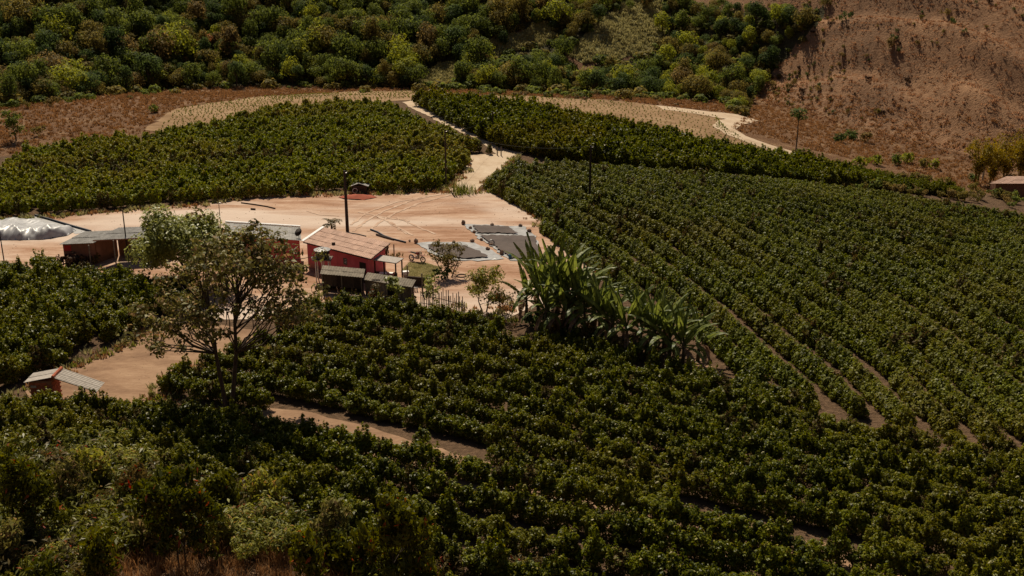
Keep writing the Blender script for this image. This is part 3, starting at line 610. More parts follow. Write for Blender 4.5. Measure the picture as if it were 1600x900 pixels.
scatter('coffee_plantation', ap[~single], ar[~single], as_[~single], ai[~single], PROTO, 'rows of dark green coffee bushes covering the fields around the farm', 'coffee field')

# ------------------------------------------------------------------ seedlings
seed_me = []
for k in range(2):
    r = np.random.default_rng(70 + k); v, q = leaf_cloud(r, [(0, 0, 0.3, 0.22, 0.22, 0.28)], 26, 0.28, 0.14, 0.4, 0.8, 0.4); seed_me.append(np_mesh('seedling', v, q, None, [M['coffee_far']]))
s1 = rows_between([[(250, 204), (330, 190), (450, 164), (600, 156), (650, 152)], [(275, 172), (400, 153), (520, 146), (640, 142), (700, 143)]], 1.7, 0.8)
s2 = rows_between([[(790, 164), (880, 180), (1000, 208), (1150, 245), (1240, 255)], [(780, 150), (860, 153), (1000, 164), (1120, 182), (1125, 200)]], 1.7, 0.8)
sd = np.concatenate([s1, s2]); n = len(sd); sd = sd[rng.random(n) > 0.12]; n = len(sd); s = rng.uniform(0.28, 0.6, n)
scatter('coffee_seedlings', np.column_stack([sd, H(sd[:, 0], sd[:, 1])]), rz_(n, rng), np.column_stack([s, s, s]), rng.integers(0, 2, n), seed_me, 'rows of young seedlings in the pale sandy strips beyond the fields', 'seedlings')

# ------------------------------------------------------------------ forest on the hill
def crown_mesh(seed, mat, w=2.3, h=2.0, n=1100, L=0.30, Wd=0.22, nl=15, lift=2.1):
    r = np.random.default_rng(seed); lobes = [(0, 0, lift, w * 0.72, w * 0.72, h * 0.7)]
    for k in range(nl):
        a = r.uniform(0, 6.28); e = r.uniform(-0.3, 1.3); c = math.cos(e); q = r.uniform(0.5, 0.75)
        lobes.append((w * q * c * math.cos(a), w * q * c * math.sin(a), lift + h * q * math.sin(e), *(r.uniform(0.34, 0.52) * w * np.array([1, 1, 0.85]))))
    v, q = leaf_cloud(r, lobes, n, L, Wd, 0.45, 0.6, 0.4)
    return np_mesh('crown', v, q, None, [mat])
KINDS_ = [('tree_green', 'mid green'), ('tree_deep', 'deep dark green'), ('tree_yellow', 'light yellow-green'), ('tree_olive', 'dull olive'), ('tree_brown', 'dry brownish')]
CR = {m: [crown_mesh(100 + 10 * j + k, M[m], w=[2.3, 1.9, 2.6][k], h=[2.0, 2.7, 1.5][k]) for k in range(3)] for j, (m, _) in enumerate(KINDS_)}
CR['tree_orange'] = [crown_mesh(190, M['tree_orange'], 1.9, 2.0, 260, 0.45, 0.28)]
TRK = MB().tube([(0, 0, -0.3), (0.1, 0.05, 1.2), (0.05, 0.15, 2.6)], [0.2, 0.15, 0.08], 6).tube([(0.1, 0.05, 1.3), (0.8, 0.3, 2.5)], [0.1, 0.04], 5).tube([(0.08, 0.05, 1.5), (-0.6, 0.5, 2.7)], [0.09, 0.04], 5).mesh('trunk', M['bark'])
fx, fy = np.meshgrid(np.arange(-150, 75, 2.45), np.arange(180, 320, 2.4)); fx = fx.ravel() + rng.uniform(-1.2, 1.2, fx.size); fy = fy.ravel() + rng.uniform(-1.2, 1.2, fy.size)
fz = H(fx, fy); fpx, fpy = proj(fx, fy, fz); ok = inside(FOREST, fpx, fpy) & (hill_d(fx, fy) > -32)
for pz in PATCHES: ok &= ~((inside(pz, fpx, fpy) | inside(pz, fpx, fpy - 12) | inside(pz, fpx, fpy - 22) | inside(pz, fpx, fpy - 32)) & (rng.random(len(fx)) > 0.05))
fx, fy, fz, fpx, fpy = fx[ok], fy[ok], fz[ok], fpx[ok], fpy[ok]; nf = len(fx)
ssz = rng.lognormal(-0.26, 0.33, nf).clip(0.4, 1.5) * np.where(fpx > 880, 0.8, 1.0)
u = rng.random(nf); nz = np.sin(fpx * 0.021 + fpy * 0.05) + np.sin(fpx * 0.043 - fpy * 0.03 + 2)
pb = np.where((fpx < 250) & (fpy > 85), 0.2, 0.025); py_ = 0.10 + 0.07 * (nz > 0.6) + 0.10 * (fpx > 900); po = 0.17 + 0.13 * (fpx > 850)
fk = np.where(u < pb, 4, np.where(u < pb + py_, 2, np.where(u < pb + py_ + po, 3, np.where(u < pb + py_ + po + 0.27, 1, 0))))
vis = (fpx > -10) & (fpx < 1320) & (fpy > -5) & (fpy < 200)
cand = np.where(vis)[0]; fd = np.sqrt(fx ** 2 + fy ** 2)
sel = cand[np.argsort(fd[cand] / ssz[cand])[:290]]; single = np.zeros(nf, bool); single[sel] = True
def copy_tree_of(name, trunk, crown, loc, rz, sc, label, cat, group):
    e = empty(name, loc, label, cat, group, rz); e.scale = sc
    link('trunk', trunk, e); link('crown', crown, e); return e
for i in sel:
    m, word = KINDS_[fk[i]]; s = ssz[i]
    place = 'low spur of forest at the left' if fpx[i] < 250 and fpy[i] > 85 else ('forest along the gully beside the bare hill' if fpx[i] > 880 else ('forest edge behind the left coffee field' if fpx[i] < 640 else 'forest edge above the dirt road'))
    copy_tree_of('forest_tree', TRK, CR[m][i % 3], (fx[i], fy[i], fz[i]), rng.uniform(0, 6.28), (s, s, s * rng.uniform(0.95, 1.45)), '%s round-crowned tree in the %s' % (word, place), 'tree', '%s trees in the %s' % (word, place))
P5 = [c for m, _ in KINDS_ for c in CR[m]]; rest = ~single; nr = int(rest.sum()); s = ssz[rest]
scatter('forest', np.column_stack([fx, fy, fz])[rest], rz_(nr, rng), np.column_stack([s, s, s * rng.uniform(0.95, 1.5, nr)]), fk[rest] * 3 + rng.integers(0, 3, nr), P5, 'dense mixed green forest covering the upper hillside', 'forest')
def hill_tree(px, py, m, s, label, cat='tree', group=None, zs=1.0):
    q = at(px, py); return copy_tree_of('forest_tree', TRK, CR[m][0], q, px * 0.7, (s, s, s * zs), label, cat, group)
hill_tree(322, 78, 'tree_orange', 1.0, 'dry orange-leaved tree standing out among green forest trees')
hill_tree(110, 44, 'tree_orange', 0.8, 'faded orange tree high in the forest at the upper left')
hill_tree(520, 92, 'tree_yellow', 1.0, 'bright flat-topped yellow-green tree in mid forest')

# undergrowth between forest trees
und = []
for k, m in enumerate(('tree_green', 'tree_olive')):
    r = np.random.default_rng(300 + k); v, q = leaf_cloud(r, [(0, 0, 0.5, 0.9, 0.9, 0.6), (0.5, 0.3, 0.6, 0.5, 0.5, 0.5), (-0.4, -0.3, 0.6, 0.5, 0.5, 0.4)], 110, 0.42, 0.28, 0.5, 0.7, 0.4); und.append(np_mesh('undergrowth', v, q, None, [M[m]]))
ux = rng.uniform(-150, 75, 16000); uy = np.interp(ux, YB_X, YB_Y) + rng.uniform(0, 1, 16000) ** 2 * 110 - 32; uz = H(ux, uy); upx, upy = proj(ux, uy, uz); ok = inside(FOREST, upx, upy + rng.normal(2, 4.5, len(upx)))
for pz in PATCHES: ok &= ~inside(pz, upx, upy)
ux, uy, uz = ux[ok][:6000], uy[ok][:6000], uz[ok][:6000]; n = len(ux); s = rng.lognormal(-0.25, 0.45, n).clip(0.25, 1.8)
scatter('undergrowth', np.column_stack([ux, uy, uz]), rz_(n, rng), np.column_stack([s, s, s]), rng.integers(0, 2, n), und, 'low green undergrowth between the forest trees', 'undergrowth')

# ------------------------------------------------------------------ dry grass, hill scrub
SEEDZ = [[(225, 203), (270, 172), (400, 152), (520, 145), (650, 141), (720, 146), (660, 154), (600, 160), (450, 172), (330, 198), (280, 208)], [(760, 148), (850, 152), (1000, 162), (1170, 183), (1140, 200), (1165, 217), (1275, 249), (1230, 251), (1150, 240), (1000, 200), (880, 172), (780, 158)]]
def tuft(seed, mat, n=14, h=0.5, sp_=0.3, w=0.05):
    r = np.random.default_rng(seed); a = r.uniform(0, 6.28, n); p = np.column_stack([r.normal(0, sp_ * 0.5, n), r.normal(0, sp_ * 0.5, n), np.zeros(n)])
    d = np.column_stack([np.cos(a), np.sin(a), np.zeros(n)]); hh = h * r.uniform(0.6, 1.2, n); out = r.uniform(0.2, 0.7, n) * hh
    b = np.column_stack([-np.sin(a), np.cos(a), np.zeros(n)]) * w
    tip = p + d * out[:, None] + np.column_stack([np.zeros(n), np.zeros(n), hh]); mid = p + d * out[:, None] * 0.35 + np.column_stack([np.zeros(n), np.zeros(n), hh * 0.65])
    v = np.stack([p - b, p + b, mid + b * 0.7, tip, mid - b * 0.7], 1).reshape(-1, 3); k = np.arange(n) * 5
    return np_mesh('grass_tuft', v, np.stack([k, k + 1, k + 2, k + 4], 1), np.stack([k + 4, k + 2, k + 3], 1), [mat])
def spread(name, poly_px, count, protos, smin, smax, label, cat, zs=1.0, test=None, world=None):
    poly = world or W(poly_px); a = np.array(poly); x = rng.uniform(a[:, 0].min(), a[:, 0].max(), count * 6); y = rng.uniform(a[:, 1].min(), a[:, 1].max(), count * 6)
    ok = inside(poly, x, y)
    if test is not None: ok &= test(x, y)
    x, y = x[ok][:count], y[ok][:count]; n = len(x); s = rng.uniform(smin, smax, n)
    return scatter(name, np.column_stack([x, y, H(x, y)]), rz_(n, rng), np.column_stack([s, s, s * zs]), rng.integers(0, len(protos), n), protos, label, cat)
DRY = [tuft(400 + k, M['drygrass'], 14, 0.45, 0.45, 0.07) for k in range(3)]; HILL = [tuft(410 + k, M['hillgrass'], 12, 0.42, 0.6, 0.09) for k in range(3)]
PALE = [tuft(420 + k, M['palegrass'], 14, 0.6, 0.6, 0.1) for k in range(3)]; GREEN = [tuft(430 + k, M['greengrass'], 16, 0.5, 0.35, 0.05) for k in range(3)]
ZT = lambda x, y: (np.asarray(y) > np.interp(x, lx, ly) + 1.5) & ~inside(FOREST, *proj(x, y, H(x, y))) & ~inside(W(SEEDZ[0]), x, y) & ~inside(W(SEEDZ[1]), x, y)
spread('dry_grass', None, 15000, DRY, 0.3, 0.95, 'dry orange-brown grass along the foot of the forest and around the track', 'dry grass', world=[(-150, 120), (-100, 130), (-40, 160), (20, 185), (60, 170), (85, 150), (100, 165), (80, 190), (62, 215), (50, 240), (0, 240), (-60, 240), (-110, 215), (-150, 200)], test=ZT)
spread('hill_grass', None, 15000, HILL, 0.3, 0.95, 'dry brown grass tufts covering the bare hill on the right', 'dry grass', world=[(40, 235), (52, 222), (64, 198), (75, 183), (84, 170), (130, 160), (160, 260), (120, 300), (60, 300), (55, 250)], test=lambda x, y: ~inside(FOREST, *proj(x, y, H(x, y))))
for k, pz in enumerate(PATCHES[:3]):
    spread('clearing_grass', pz, [700, 1600, 500][k], PALE, 0.6, 1.3, ['pale grass growing in the clearing left of the largest one', 'pale grass growing in the largest forest clearing', 'pale grass growing in the small clearing at the forest foot'][k], 'grass')
spread('lawn_grass', [(628, 424), (640, 410), (665, 411), (690, 418), (676, 436), (640, 437)], 700, [tuft(440, M['palegrass'], 12, 0.1, 0.3, 0.02)], 0.6, 1.2, 'short green grass of the small lawn by the pink house', 'grass')

pebble_me = []
for k in range(3):
    r = np.random.default_rng(850 + k); mb = MB().lathe((0, 0, 0), [(0.05, -0.02), (0.09, 0.03), (0.06, 0.08)], 6); mb.v = [tuple(np.array(v) * r.uniform(0.7, 1.4, 3)) for v in mb.v]; pebble_me.append(mb.mesh('pebble', plain('pebble_earth', (0.26, 0.15, 0.095), (0.46, 0.31, 0.21), 8, 0.95)))
spread('yard_pebbles', None, 900, pebble_me, 0.2, 0.75, 'loose clods and small stones scattered over the dirt yard', 'pebbles', world=YARD)
spread('path_pebbles', [(60, 640), (40, 612), (130, 566), (215, 536), (236, 512), (330, 505), (330, 570), (262, 598), (250, 640), (180, 655)], 400, pebble_me, 0.2, 0.6, 'loose clods and leaf litter on the dirt clearing by the shelter', 'pebbles')
eg = []
for pl, w, c in (([(-60, 350), (0, 343), (110, 337), (300, 321), (420, 307), (520, 304), (640, 302), (690, 300)], 0.5, 330), ([(745, 298), (796, 304), (836, 335), (876, 372), (918, 402), (945, 432)], 0.6, 220), ([(690, 304), (718, 276), (735, 252)], 0.4, 90), ([(752, 290), (790, 262), (806, 246)], 0.4, 70), ([(800, 470), (780, 500), (720, 492), (600, 478), (470, 470), (430, 500)], 1.0, 200), ([(40, 612), (130, 566), (215, 536), (236, 512)], 0.5, 110), ([(180, 655), (250, 640), (262, 598), (330, 570)], 0.5, 110)):
    q = resample(W(pl), c); eg.append(q + rng.normal(0, w, q.shape))
eg = np.concatenate(eg); n = len(eg); s = rng.uniform(0.3, 1.0, n)
scatter('edge_weeds', np.column_stack([eg, H(eg[:, 0], eg[:, 1])]), rz_(n, rng), np.column_stack([s, s, s]), rng.integers(0, 4, n), DRY[:2] + GREEN[:1] + PALE[:1], 'sparse dry and green weeds along the edges of the yard and paths', 'weeds')

# scrub bushes on the hill, one object each
def scrub_mesh(seed, mat, n=150, w=0.9, h=1.0, L=0.3):
    r = np.random.default_rng(seed); lobes = [(0, 0, h * 0.6, w * 0.7, w * 0.7, h * 0.55)] + [(r.normal(0, w * 0.45), r.normal(0, w * 0.45), h * r.uniform(0.45, 1.1), *(np.array([.4, .4, .4]) * w * r.uniform(0.6, 1.1))) for _ in range(5)]
    v, q = leaf_cloud(r, lobes, n, L, L * 0.6, 0.3, 0.9, 0.6); return np_mesh('scrub_foliage', v, q, None, [mat])
SCR = {m: [scrub_mesh(500 + 7 * j + k, M[m]) for k in range(3)] for j, m in enumerate(('tree_olive', 'tree_brown', 'tree_deep', 'tree_yellow', 'tree_green', 'darkleaf', 'redleaf'))}
def scrub(name, px, py, m, s, label, group=None, cat='shrub', zs=1.0):
    q = at(px, py); o = link(name, SCR[m][int(px + py) % 3], None, q); o.scale = (s, s, s * zs); o.rotation_euler = (0, 0, px * 1.3); return tag(o, label, cat, group)
hx, hy = rng.uniform(40, 130, 4000), rng.uniform(165, 300, 4000); hz = H(hx, hy); hpx, hpy = proj(hx, hy, hz)
okh = (hill_d(hx, hy) > 1) & ~inside(FOREST, hpx, hpy) & (hpx > 1080) & (hpx < 1600) & (hpy > 2) & (hpy < 262)
dens = 0.06 + 0.85 * np.exp(-(((hpx - 1235) / 90) ** 2 + ((hpy - 150) / 45) ** 2)) + 0.65 * np.exp(-((hpy - 70 + (hpx - 1400) * 0.35) / 26) ** 2) + 0.3 * (hpx < 1330)
ids = np.where(okh & (rng.random(4000) < dens * 0.8))[0][:190]
for i in ids:
    m = ['tree_olive', 'tree_brown', 'tree_olive', 'tree_deep', 'darkleaf'][int(rng.integers(0, 5))]; s = float(np.clip(rng.lognormal(-0.75, 0.4), 0.25, 1.2))
    low = hpy[i] > 120; lab = ('scraggly dry shrub low on the bare brown hillside' if low else 'scraggly dry shrub high on the bare brown hillside')
    o = link('scrub', SCR[m][i % 3], None, (hx[i], hy[i], hz[i])); o.scale = (s, s, s * rng.uniform(0.8, 1.6)); o.rotation_euler = (0, 0, rng.uniform(0, 6)); tag(o, lab, 'shrub', lab.replace('shrub', 'shrubs'))
scrub('shrub', 240, 176, 'tree_green', 1.1, 'small green shrub alone on the dry field at the left')
scrub('shrub', 78, 166, 'tree_brown', 1.3, 'brownish shrub on the dry field below the forest spur')
scrub('shrub', 42, 170, 'tree_olive', 0.9, 'low olive shrub at the far left of the dry field')
scrub('shrub', 60, 212, 'tree_olive', 1.1, 'low olive shrub right of the lone tree at the left edge')
for k, (px, py, m, s) in enumerate([(1345, 262, 'tree_yellow', 1.6), (1370, 258, 'tree_yellow', 1.5), (1400, 258, 'tree_green', 1.5), (1418, 255, 'tree_yellow', 1.6), (1445, 262, 'tree_olive', 1.4), (1458, 264, 'tree_yellow', 1.3)]):
    scrub('shrub', px, py, m, s, ['yellowish shrub leftmost in the green thicket at the hill foot', 'tall yellow-green shrub second in the thicket at the hill foot', 'mid green shrub in the middle of the thicket at the hill foot', 'bright shrub right of the middle in the thicket at the hill foot', 'olive shrub beside the last yellow one at the hill foot', 'bright shrub rightmost in the thicket at the hill foot'][k])
for k, (px, py, m, s) in enumerate([(1310, 222, 'tree_deep', 1.5), (1332, 218, 'tree_deep', 1.6), (1352, 222, 'tree_brown', 1.5), (1390, 292, 'tree_deep', 1.0), (1250, 240, 'tree_deep', 0.7)]):
    scrub('shrub', px, py, m, s, ['dark shrub left of the dry thicket above the verge', 'dark dense shrub in the dry thicket above the verge', 'rust-brown shrub at the right of the dry thicket', 'lone dark shrub at the upper edge of the right coffee field', 'small dark shrub at the foot of the umbrella tree'][k])
vx = np.concatenate([np.column_stack([rng.uniform(1290, 1600, 70), np.zeros(70)])]); gv = 'brownish bushes along the upper right field edge'
for k in range(105):
    px = rng.uniform(1250, 1610); py = np.interp(px, [1250, 1290, 1460, 1610], [272, 284, 300, 318]) + rng.uniform(-14, 10)
    scrub('verge_bush', px, py, ['tree_olive', 'tree_brown', 'tree_green', 'tree_olive'][k % 4], rng.uniform(0.7, 1.3), 'brownish bush in the overgrown verge along the upper right field edge', gv, 'bush')
for k in range(26):
    px = rng.uniform(655, 1060); py = np.interp(px, [655, 860, 1060], [143, 150, 164]) + rng.uniform(-3, 3)
    scrub('dry_bush', px, py, ['redleaf', 'tree_brown'][k % 2], rng.uniform(0.5, 0.9), 'rusty dry bush along the bank between forest and seedlings', 'rusty bushes along the bank below the forest', 'bush', 0.7)

# ------------------------------------------------------------------ individual trees
def big_tree(name, loc, seed, height, spread_, mat, leaf_n, L, Wd, label, forks=1, r0=0.22, nlimb=6, clump=0.9, start=0.4, bark='bark', lean=0.0, droop=0.0, depth=3, flat=0.75, skew=(0, 0), upright=0.55, core=(), along=False):
    r = np.random.default_rng(seed); e = empty(name, loc, label, 'tree'); brs, tips = [], []
    for f in range(forks):
        ln = (lean * (f - (forks - 1) / 2) + skew[0], skew[1] + 0.3 * (f - 0.5)); b, t = branches(r, (0.25 * (f - (forks - 1) / 2), 0, -0.2), height * r.uniform(0.93, 1.0), spread_, depth, r0, nlimb, start, ln, upright=upright)
        brs += b; tips += t
    link('trunk', limb_mesh('trunk', brs, M[bark]), e)
    lobes = [(*t, *(np.array([1, 1, flat]) * clump * r.uniform(0.6, 1.15))) for t in tips] + list(core)
    for p_, r_ in brs[1:]:
        if along: lobes.append((*p_[-2], *(np.array([1, 1, flat]) * clump * r.uniform(0.4, 0.8))))
    v, q = leaf_cloud(r, lobes, leaf_n, L, Wd, 0.5, 0.8, 0.9, droop, zmin=-9)
    link('crown', np_mesh('crown', v, q, None, [M[mat]]), e); return e
q = at(357, 640)
def domed_tree(loc, seed, stems, targets, mat, n, L, Wd, label, lob=(0.45, 0.85), r0=0.165):
    r = np.random.default_rng(seed); e = empty('broadleaf_tree', loc, label, 'tree'); e.scale = (1.13, 1.1, 1.16); br = []; lobes = []
    trunks = []
    for st in stems:
        pts = [Vector(p) for p in st]; trunks.append(pts); br.append((pts, [r0 * (1 - 0.72 * k / (len(pts) - 1)) for k in range(len(pts))]))
    for t in targets:
        t = Vector(t); tr = min(trunks, key=lambda p: (p[-1] - t).length); lo = t.z - 2.6 - 0.45 * Vector((t.x - tr[-1].x, t.y - tr[-1].y)).length
        lo = min(max(lo, tr[2].z), tr[-1].z - 0.2); k = max(a for a in range(len(tr)) if tr[a].z <= lo or a == 0); k = min(k, len(tr) - 2); f = (lo - tr[k].z) / max(0.01, tr[k + 1].z - tr[k].z); o = tr[k].lerp(tr[k + 1], max(0, min(1, f)))
        m1 = o.lerp(t, 0.35) + Vector(r.normal(0, 0.18, 3)) - Vector((0, 0, 0.1)); m2 = o.lerp(t, 0.7) + Vector(r.normal(0, 0.2, 3)); br.append(([o, m1, m2, t], [0.055, 0.042, 0.028, 0.012])); lobes.append((*t, *(np.array([1, 1, 0.75]) * r.uniform(*lob))))
        for _ in range(3):
            a = m1.lerp(t, r.uniform(0.3, 0.9)); b = a + Vector(r.normal(0, 0.75, 3)) + Vector((0, 0, 0.35)); br.append(([a, a.lerp(b, 0.5) + Vector(r.normal(0, 0.08, 3)), b], [0.03, 0.02, 0.01])); lobes.append((*b, *(np.array([1, 1, 0.75]) * r.uniform(lob[0] * 0.6, lob[1] * 0.75))))
    link('trunk', limb_mesh('trunk', br, M['bark']), e); v, f = leaf_cloud(r, lobes, n, L, Wd, 0.55, 0.8, 0.85, 0.0, zmin=-9); link('crown', np_mesh('crown', v, f, None, [M[mat]]), e)
rt = np.random.default_rng(77); tg = []
while len(tg) < 46:
    a = rt.uniform(0, 6.28); k = rt.random() ** 0.55; x, y = 5.5 * k * math.cos(a) + 0.2, 4.6 * k * math.sin(a); z = 6.2 + 4.5 * math.sqrt(max(0, 1 - k * k * 0.96)) - rt.uniform(0, 2.2)
    if x < -0.5: z -= min(1.7, 0.4 * (-0.5 - x) + 0.3)
    elif x < 4.2: z += 1.0
    if all((Vector((x, y, z)) - Vector(t)).length > 1.15 for t in tg): tg.append((x, y, z))
tg = [(a, b, min(c, 10.4 if a < 4.4 else 7.6)) for a, b, c in tg]
tg += [(3.1, -0.5, 10.3), (3.9, 0.3, 9.8), (4.5, -0.4, 8.8), (1.8, 0, 10.3), (2.9, 1.0, 8.9), (4.6, -1.2, 6.8), (2.4, 0.4, 9.6), (3.6, -0.8, 8.2)]
domed_tree(q, 3, [[(-0.1, 0, -0.3), (-0.25, 0, 1.5), (-0.45, 0, 3.6), (-0.5, 0.1, 5.6), (-0.9, 0.1, 7.6), (-1.4, 0, 9.2)], [(0.15, 0, -0.3), (0.45, 0, 1.5), (0.75, 0.1, 3.6), (0.85, 0, 5.6), (1.2, 0.1, 7.6), (1.9, 0.1, 9.4)]], tg, 'broad', 9500, 0.245, 0.15, 'tall two-stemmed tree with sparse spreading crown beside the dirt clearing')
q = P(288, 452, 0.0)
big_tree('broadleaf_tree', (q.x + 0.6, q.y, 0), 8, 6.2, 4.6, 'broad_bright', 19000, 0.27, 0.165, 'dense bright green tree beside the brown shed', 1, 0.25, 10, 1.35, 0.25, core=[(0, 0, 4.9, 3.6, 3.0, 1.8), (-3.0, 0, 3.6, 2.6, 2.2, 1.5), (3.2, 0, 4.2, 3.0, 2.2, 1.6), (-1, -0.5, 5.4, 2.4, 2, 1.2)])
q = at(700, 434)
big_tree('yard_tree', q, 12, 3.3, 1.3, 'tree_olive', 1500, 0.2, 0.1, 'small dark multi-stemmed tree in front of the drying tarps', 3, 0.07, 5, 0.45, 0.3, lean=1.0)
q = at(757, 488)
big_tree('yard_tree', q, 14, 3.9, 1.7, 'weed', 3200, 0.19, 0.1, 'light yellow-green bushy tree between fence and banana plants', 2, 0.07, 6, 0.6, 0.3, 'twig', lean=1.2)
q = at(616, 478)
big_tree('papaya_tree', q, 15, 3.0, 0.8, 'broad_bright', 500, 0.26, 0.16, 'young leafy tree growing in front of the plank shed', 1, 0.06, 5, 0.42, 0.5)
q = at(585, 478)
big_tree('shrub_tree', q, 16, 2.1, 0.6, 'redleaf', 420, 0.2, 0.1, 'reddish-leaved little tree against the plank shed wall', 1, 0.04, 4, 0.4, 0.4)
q = at(790, 500)
big_tree('shrub_tree', q, 17, 3.0, 1.0, 'redleaf', 420, 0.2, 0.08, 'thin half-dry sapling left of the banana plants', 2, 0.04, 4, 0.4, 0.4, lean=1.0)
q = at(672, 480)
big_tree('shrub_tree', q, 18, 2.6, 0.9, 'broad_bright', 420, 0.26, 0.09, 'arching pale green sapling leaning over the stake fence', 1, 0.04, 4, 0.4, 0.5)
q = at(25, 220)
big_tree('field_tree', q, 19, 4.3, 1.5, 'tree_green', 900, 0.3, 0.18, 'lone green tree at the left edge of the dry field', 1, 0.12, 5, 0.8, 0.35)
q = at(1243, 240)
e = empty('umbrella_tree', q, 'thin tall tree with flat two-tier crown beside the pale track', 'tree')
link('trunk', MB().tube([(0, 0, -0.2), (0.05, 0, 3), (0, 0, 6.4)], [0.12, 0.09, 0.05], 7).tube([(0, 0, 5), (1.0, 0.2, 5.7)], [0.04, 0.02], 4).tube([(0, 0, 5.4), (-0.9, 0.2, 6.2)], [0.04, 0.02], 4).mesh('trunk', M['bark']), e)
v, f = leaf_cloud(np.random.default_rng(5), [(0, 0, 6.6, 1.3, 1.3, 0.45), (0.5, 0, 5.6, 1.1, 0.9, 0.3), (-0.4, 0.2, 6.1, 1.0, 0.9, 0.4)], 420, 0.32, 0.2, 0.8, 0.6, 0.6); link('crown', np_mesh('crown', v, f, None, [M['tree_deep']]), e)
# trunk-high bare thorn tree on the hill foot
# foreground saplings
def sapling(px, py, seed, h, s, n, label, mat='sapling', L=0.34, Wd=0.12, nl=8, start=0.3, cl=0.5, forks=1):
    q = at(px, py); return big_tree('sapling', q, seed, h, s, mat, n, L, Wd, label, forks, 0.05, nl, cl, start, 'bark', lean=0.5, droop=0.9, flat=1.0)
sapling(285, 893, 21, 5.0, 2.2, 3600, 'broad leafy sapling with drooping glossy leaves in the left foreground', forks=2)
sapling(58, 850, 22, 4.8, 1.7, 2400, 'slender sapling with bare lower stem at the left edge of the foreground', start=0.45)
sapling(630, 935, 23, 5.0, 1.9, 4200, 'dense upright sapling among the nearest coffee bushes', start=0.2, forks=2)
sapling(165, 905, 24, 2.6, 1.0, 900, 'short leafy sapling between the two taller left ones', start=0.2)
sapling(75, 930, 25, 2.0, 0.9, 800, 'low glossy sapling in the bottom left corner', start=0.15)
sapling(480, 915, 26, 2.8, 1.0, 900, 'thin dark-stemmed sapling right of the yellowish weeds', start=0.35)
sapling(215, 790, 27, 2.3, 1.0, 700, 'small sapling behind the broad leafy one', mat='redleaf', start=0.2)
for k, (px, py, h, m) in enumerate([(115, 800, 3.2, 'broad'), (345, 815, 3.0, 'sapling'), (520, 870, 3.2, 'broad'), (30, 770, 2.8, 'sapling'), (245, 860, 2.6, 'broad'), (420, 800, 2.4, 'weed'), (560, 905, 2.6, 'sapling'), (150, 770, 2.6, 'weed'), (10, 900, 3.0, 'broad')]):
    sapling(px, py, 31 + k, h, 1.2, 1000, ['olive-leaved sapling right of the slender left one', 'young green sapling above the yellow-green weeds', 'olive-leaved sapling left of the dense sapling', 'green sapling at the left edge above the slender one', 'olive sapling directly left of the broad leafy one', 'pale sapling above the feathery weeds', 'green sapling at the bottom beside the dense one', 'pale yellowish sapling between the left foreground trees', 'olive sapling in the bottom left corner'][k], mat=m, start=0.25, cl=0.45)
# weeds
def weed_mesh(seed, mat, n=240, w=0.6, h=0.9, L=0.2, Wd=0.05):
    r = np.random.default_rng(seed); lobes = [(r.normal(0, w * 0.5), r.normal(0, w * 0.5), h * r.uniform(0.25, 0.9), w * 0.3, w * 0.3, h * 0.3) for _ in range(8)]
    v, q = leaf_cloud(r, lobes, n, L, Wd, 0.9, 0.9, 0.8); return np_mesh('weed_foliage', v, q, None, [mat])
WD = {m: [weed_mesh(600 + 5 * j + k, M[m], *((620, 0.6, 0.9, 0.1, 0.032) if m == 'weed' else ())) for k in range(3)] for j, m in enumerate(('weed', 'redleaf', 'sapling', 'coffee'))}
FGP = W([(-60, 712), (60, 715), (150, 722), (300, 755), (420, 795), (520, 855), (640, 935), (760, 990), (-60, 1000)])
sp_p = [p for m in ('sapling', 'redleaf', 'sapling', 'sapling', 'coffee') for p in WD[m]]
WEEDT = lambda x, y: ~inside([(150, 872), (480, 858), (560, 905), (560, 1000), (100, 1000)], *proj(x, y, H(x, y)))
spread('weeds', None, 900, sp_p, 0.7, 1.9, 'mixed green and reddish weeds covering the left foreground bank', 'weeds', world=FGP, test=WEEDT)
spread('bank_grass', None, 3200, [tuft(450 + k, M['drygrass'], 12, 0.6, 0.4, 0.02) for k in range(3)], 0.5, 1.3, 'dry brown grass on the left foreground bank', 'dry grass', world=FGP)
def weedpatch(pts, m, label, group, s=1.0, name='weed_clump'):
    for (px, py) in pts:
        q = at(px, py); o = link(name, WD[m][int(px) % 3], None, q); k = s * rng.uniform(0.8, 1.25); o.scale = (k, k, k); o.rotation_euler = (0, 0, px * 0.37); tag(o, label, 'weed', group)
weedpatch([(385, 850), (410, 840), (430, 858), (400, 868), (445, 870), (365, 862), (425, 880), (390, 885)], 'weed', 'feathery yellow-green weed right of the broad sapling', 'yellow-green weeds by the broad sapling', 2.0)
weedpatch([(155, 735), (180, 728), (205, 738), (230, 732), (170, 745), (215, 750), (248, 742)], 'weed', 'olive-yellow weed behind the left foreground saplings', 'olive-yellow weeds behind the saplings', 1.8)
weedpatch([(20, 840), (8, 860), (35, 855), (15, 882), (100, 860), (110, 890)], 'weed', 'yellowish weed at the foot of the slender left sapling', 'yellowish weeds at the left edge', 1.5)
weedpatch([(705, 900), (730, 905), (755, 902), (780, 900), (800, 896), (825, 902), (845, 905), (680, 912)], 'redleaf', 'red-tipped leafy shrub at the bottom edge of the foreground', 'red-tipped shrubs at the bottom edge', 1.0)
weedpatch([(244, 622), (262, 630), (285, 640), (430, 655), (600, 700)], 'redleaf', 'dry reddish weed at the edge of the dirt clearing', 'dry weeds round the dirt clearing', 0.55)
weedpatch([(240, 615), (236, 622)], 'weed', 'tufty green weed in the dirt clearing', 'green weeds in the dirt clearing', 0.8)

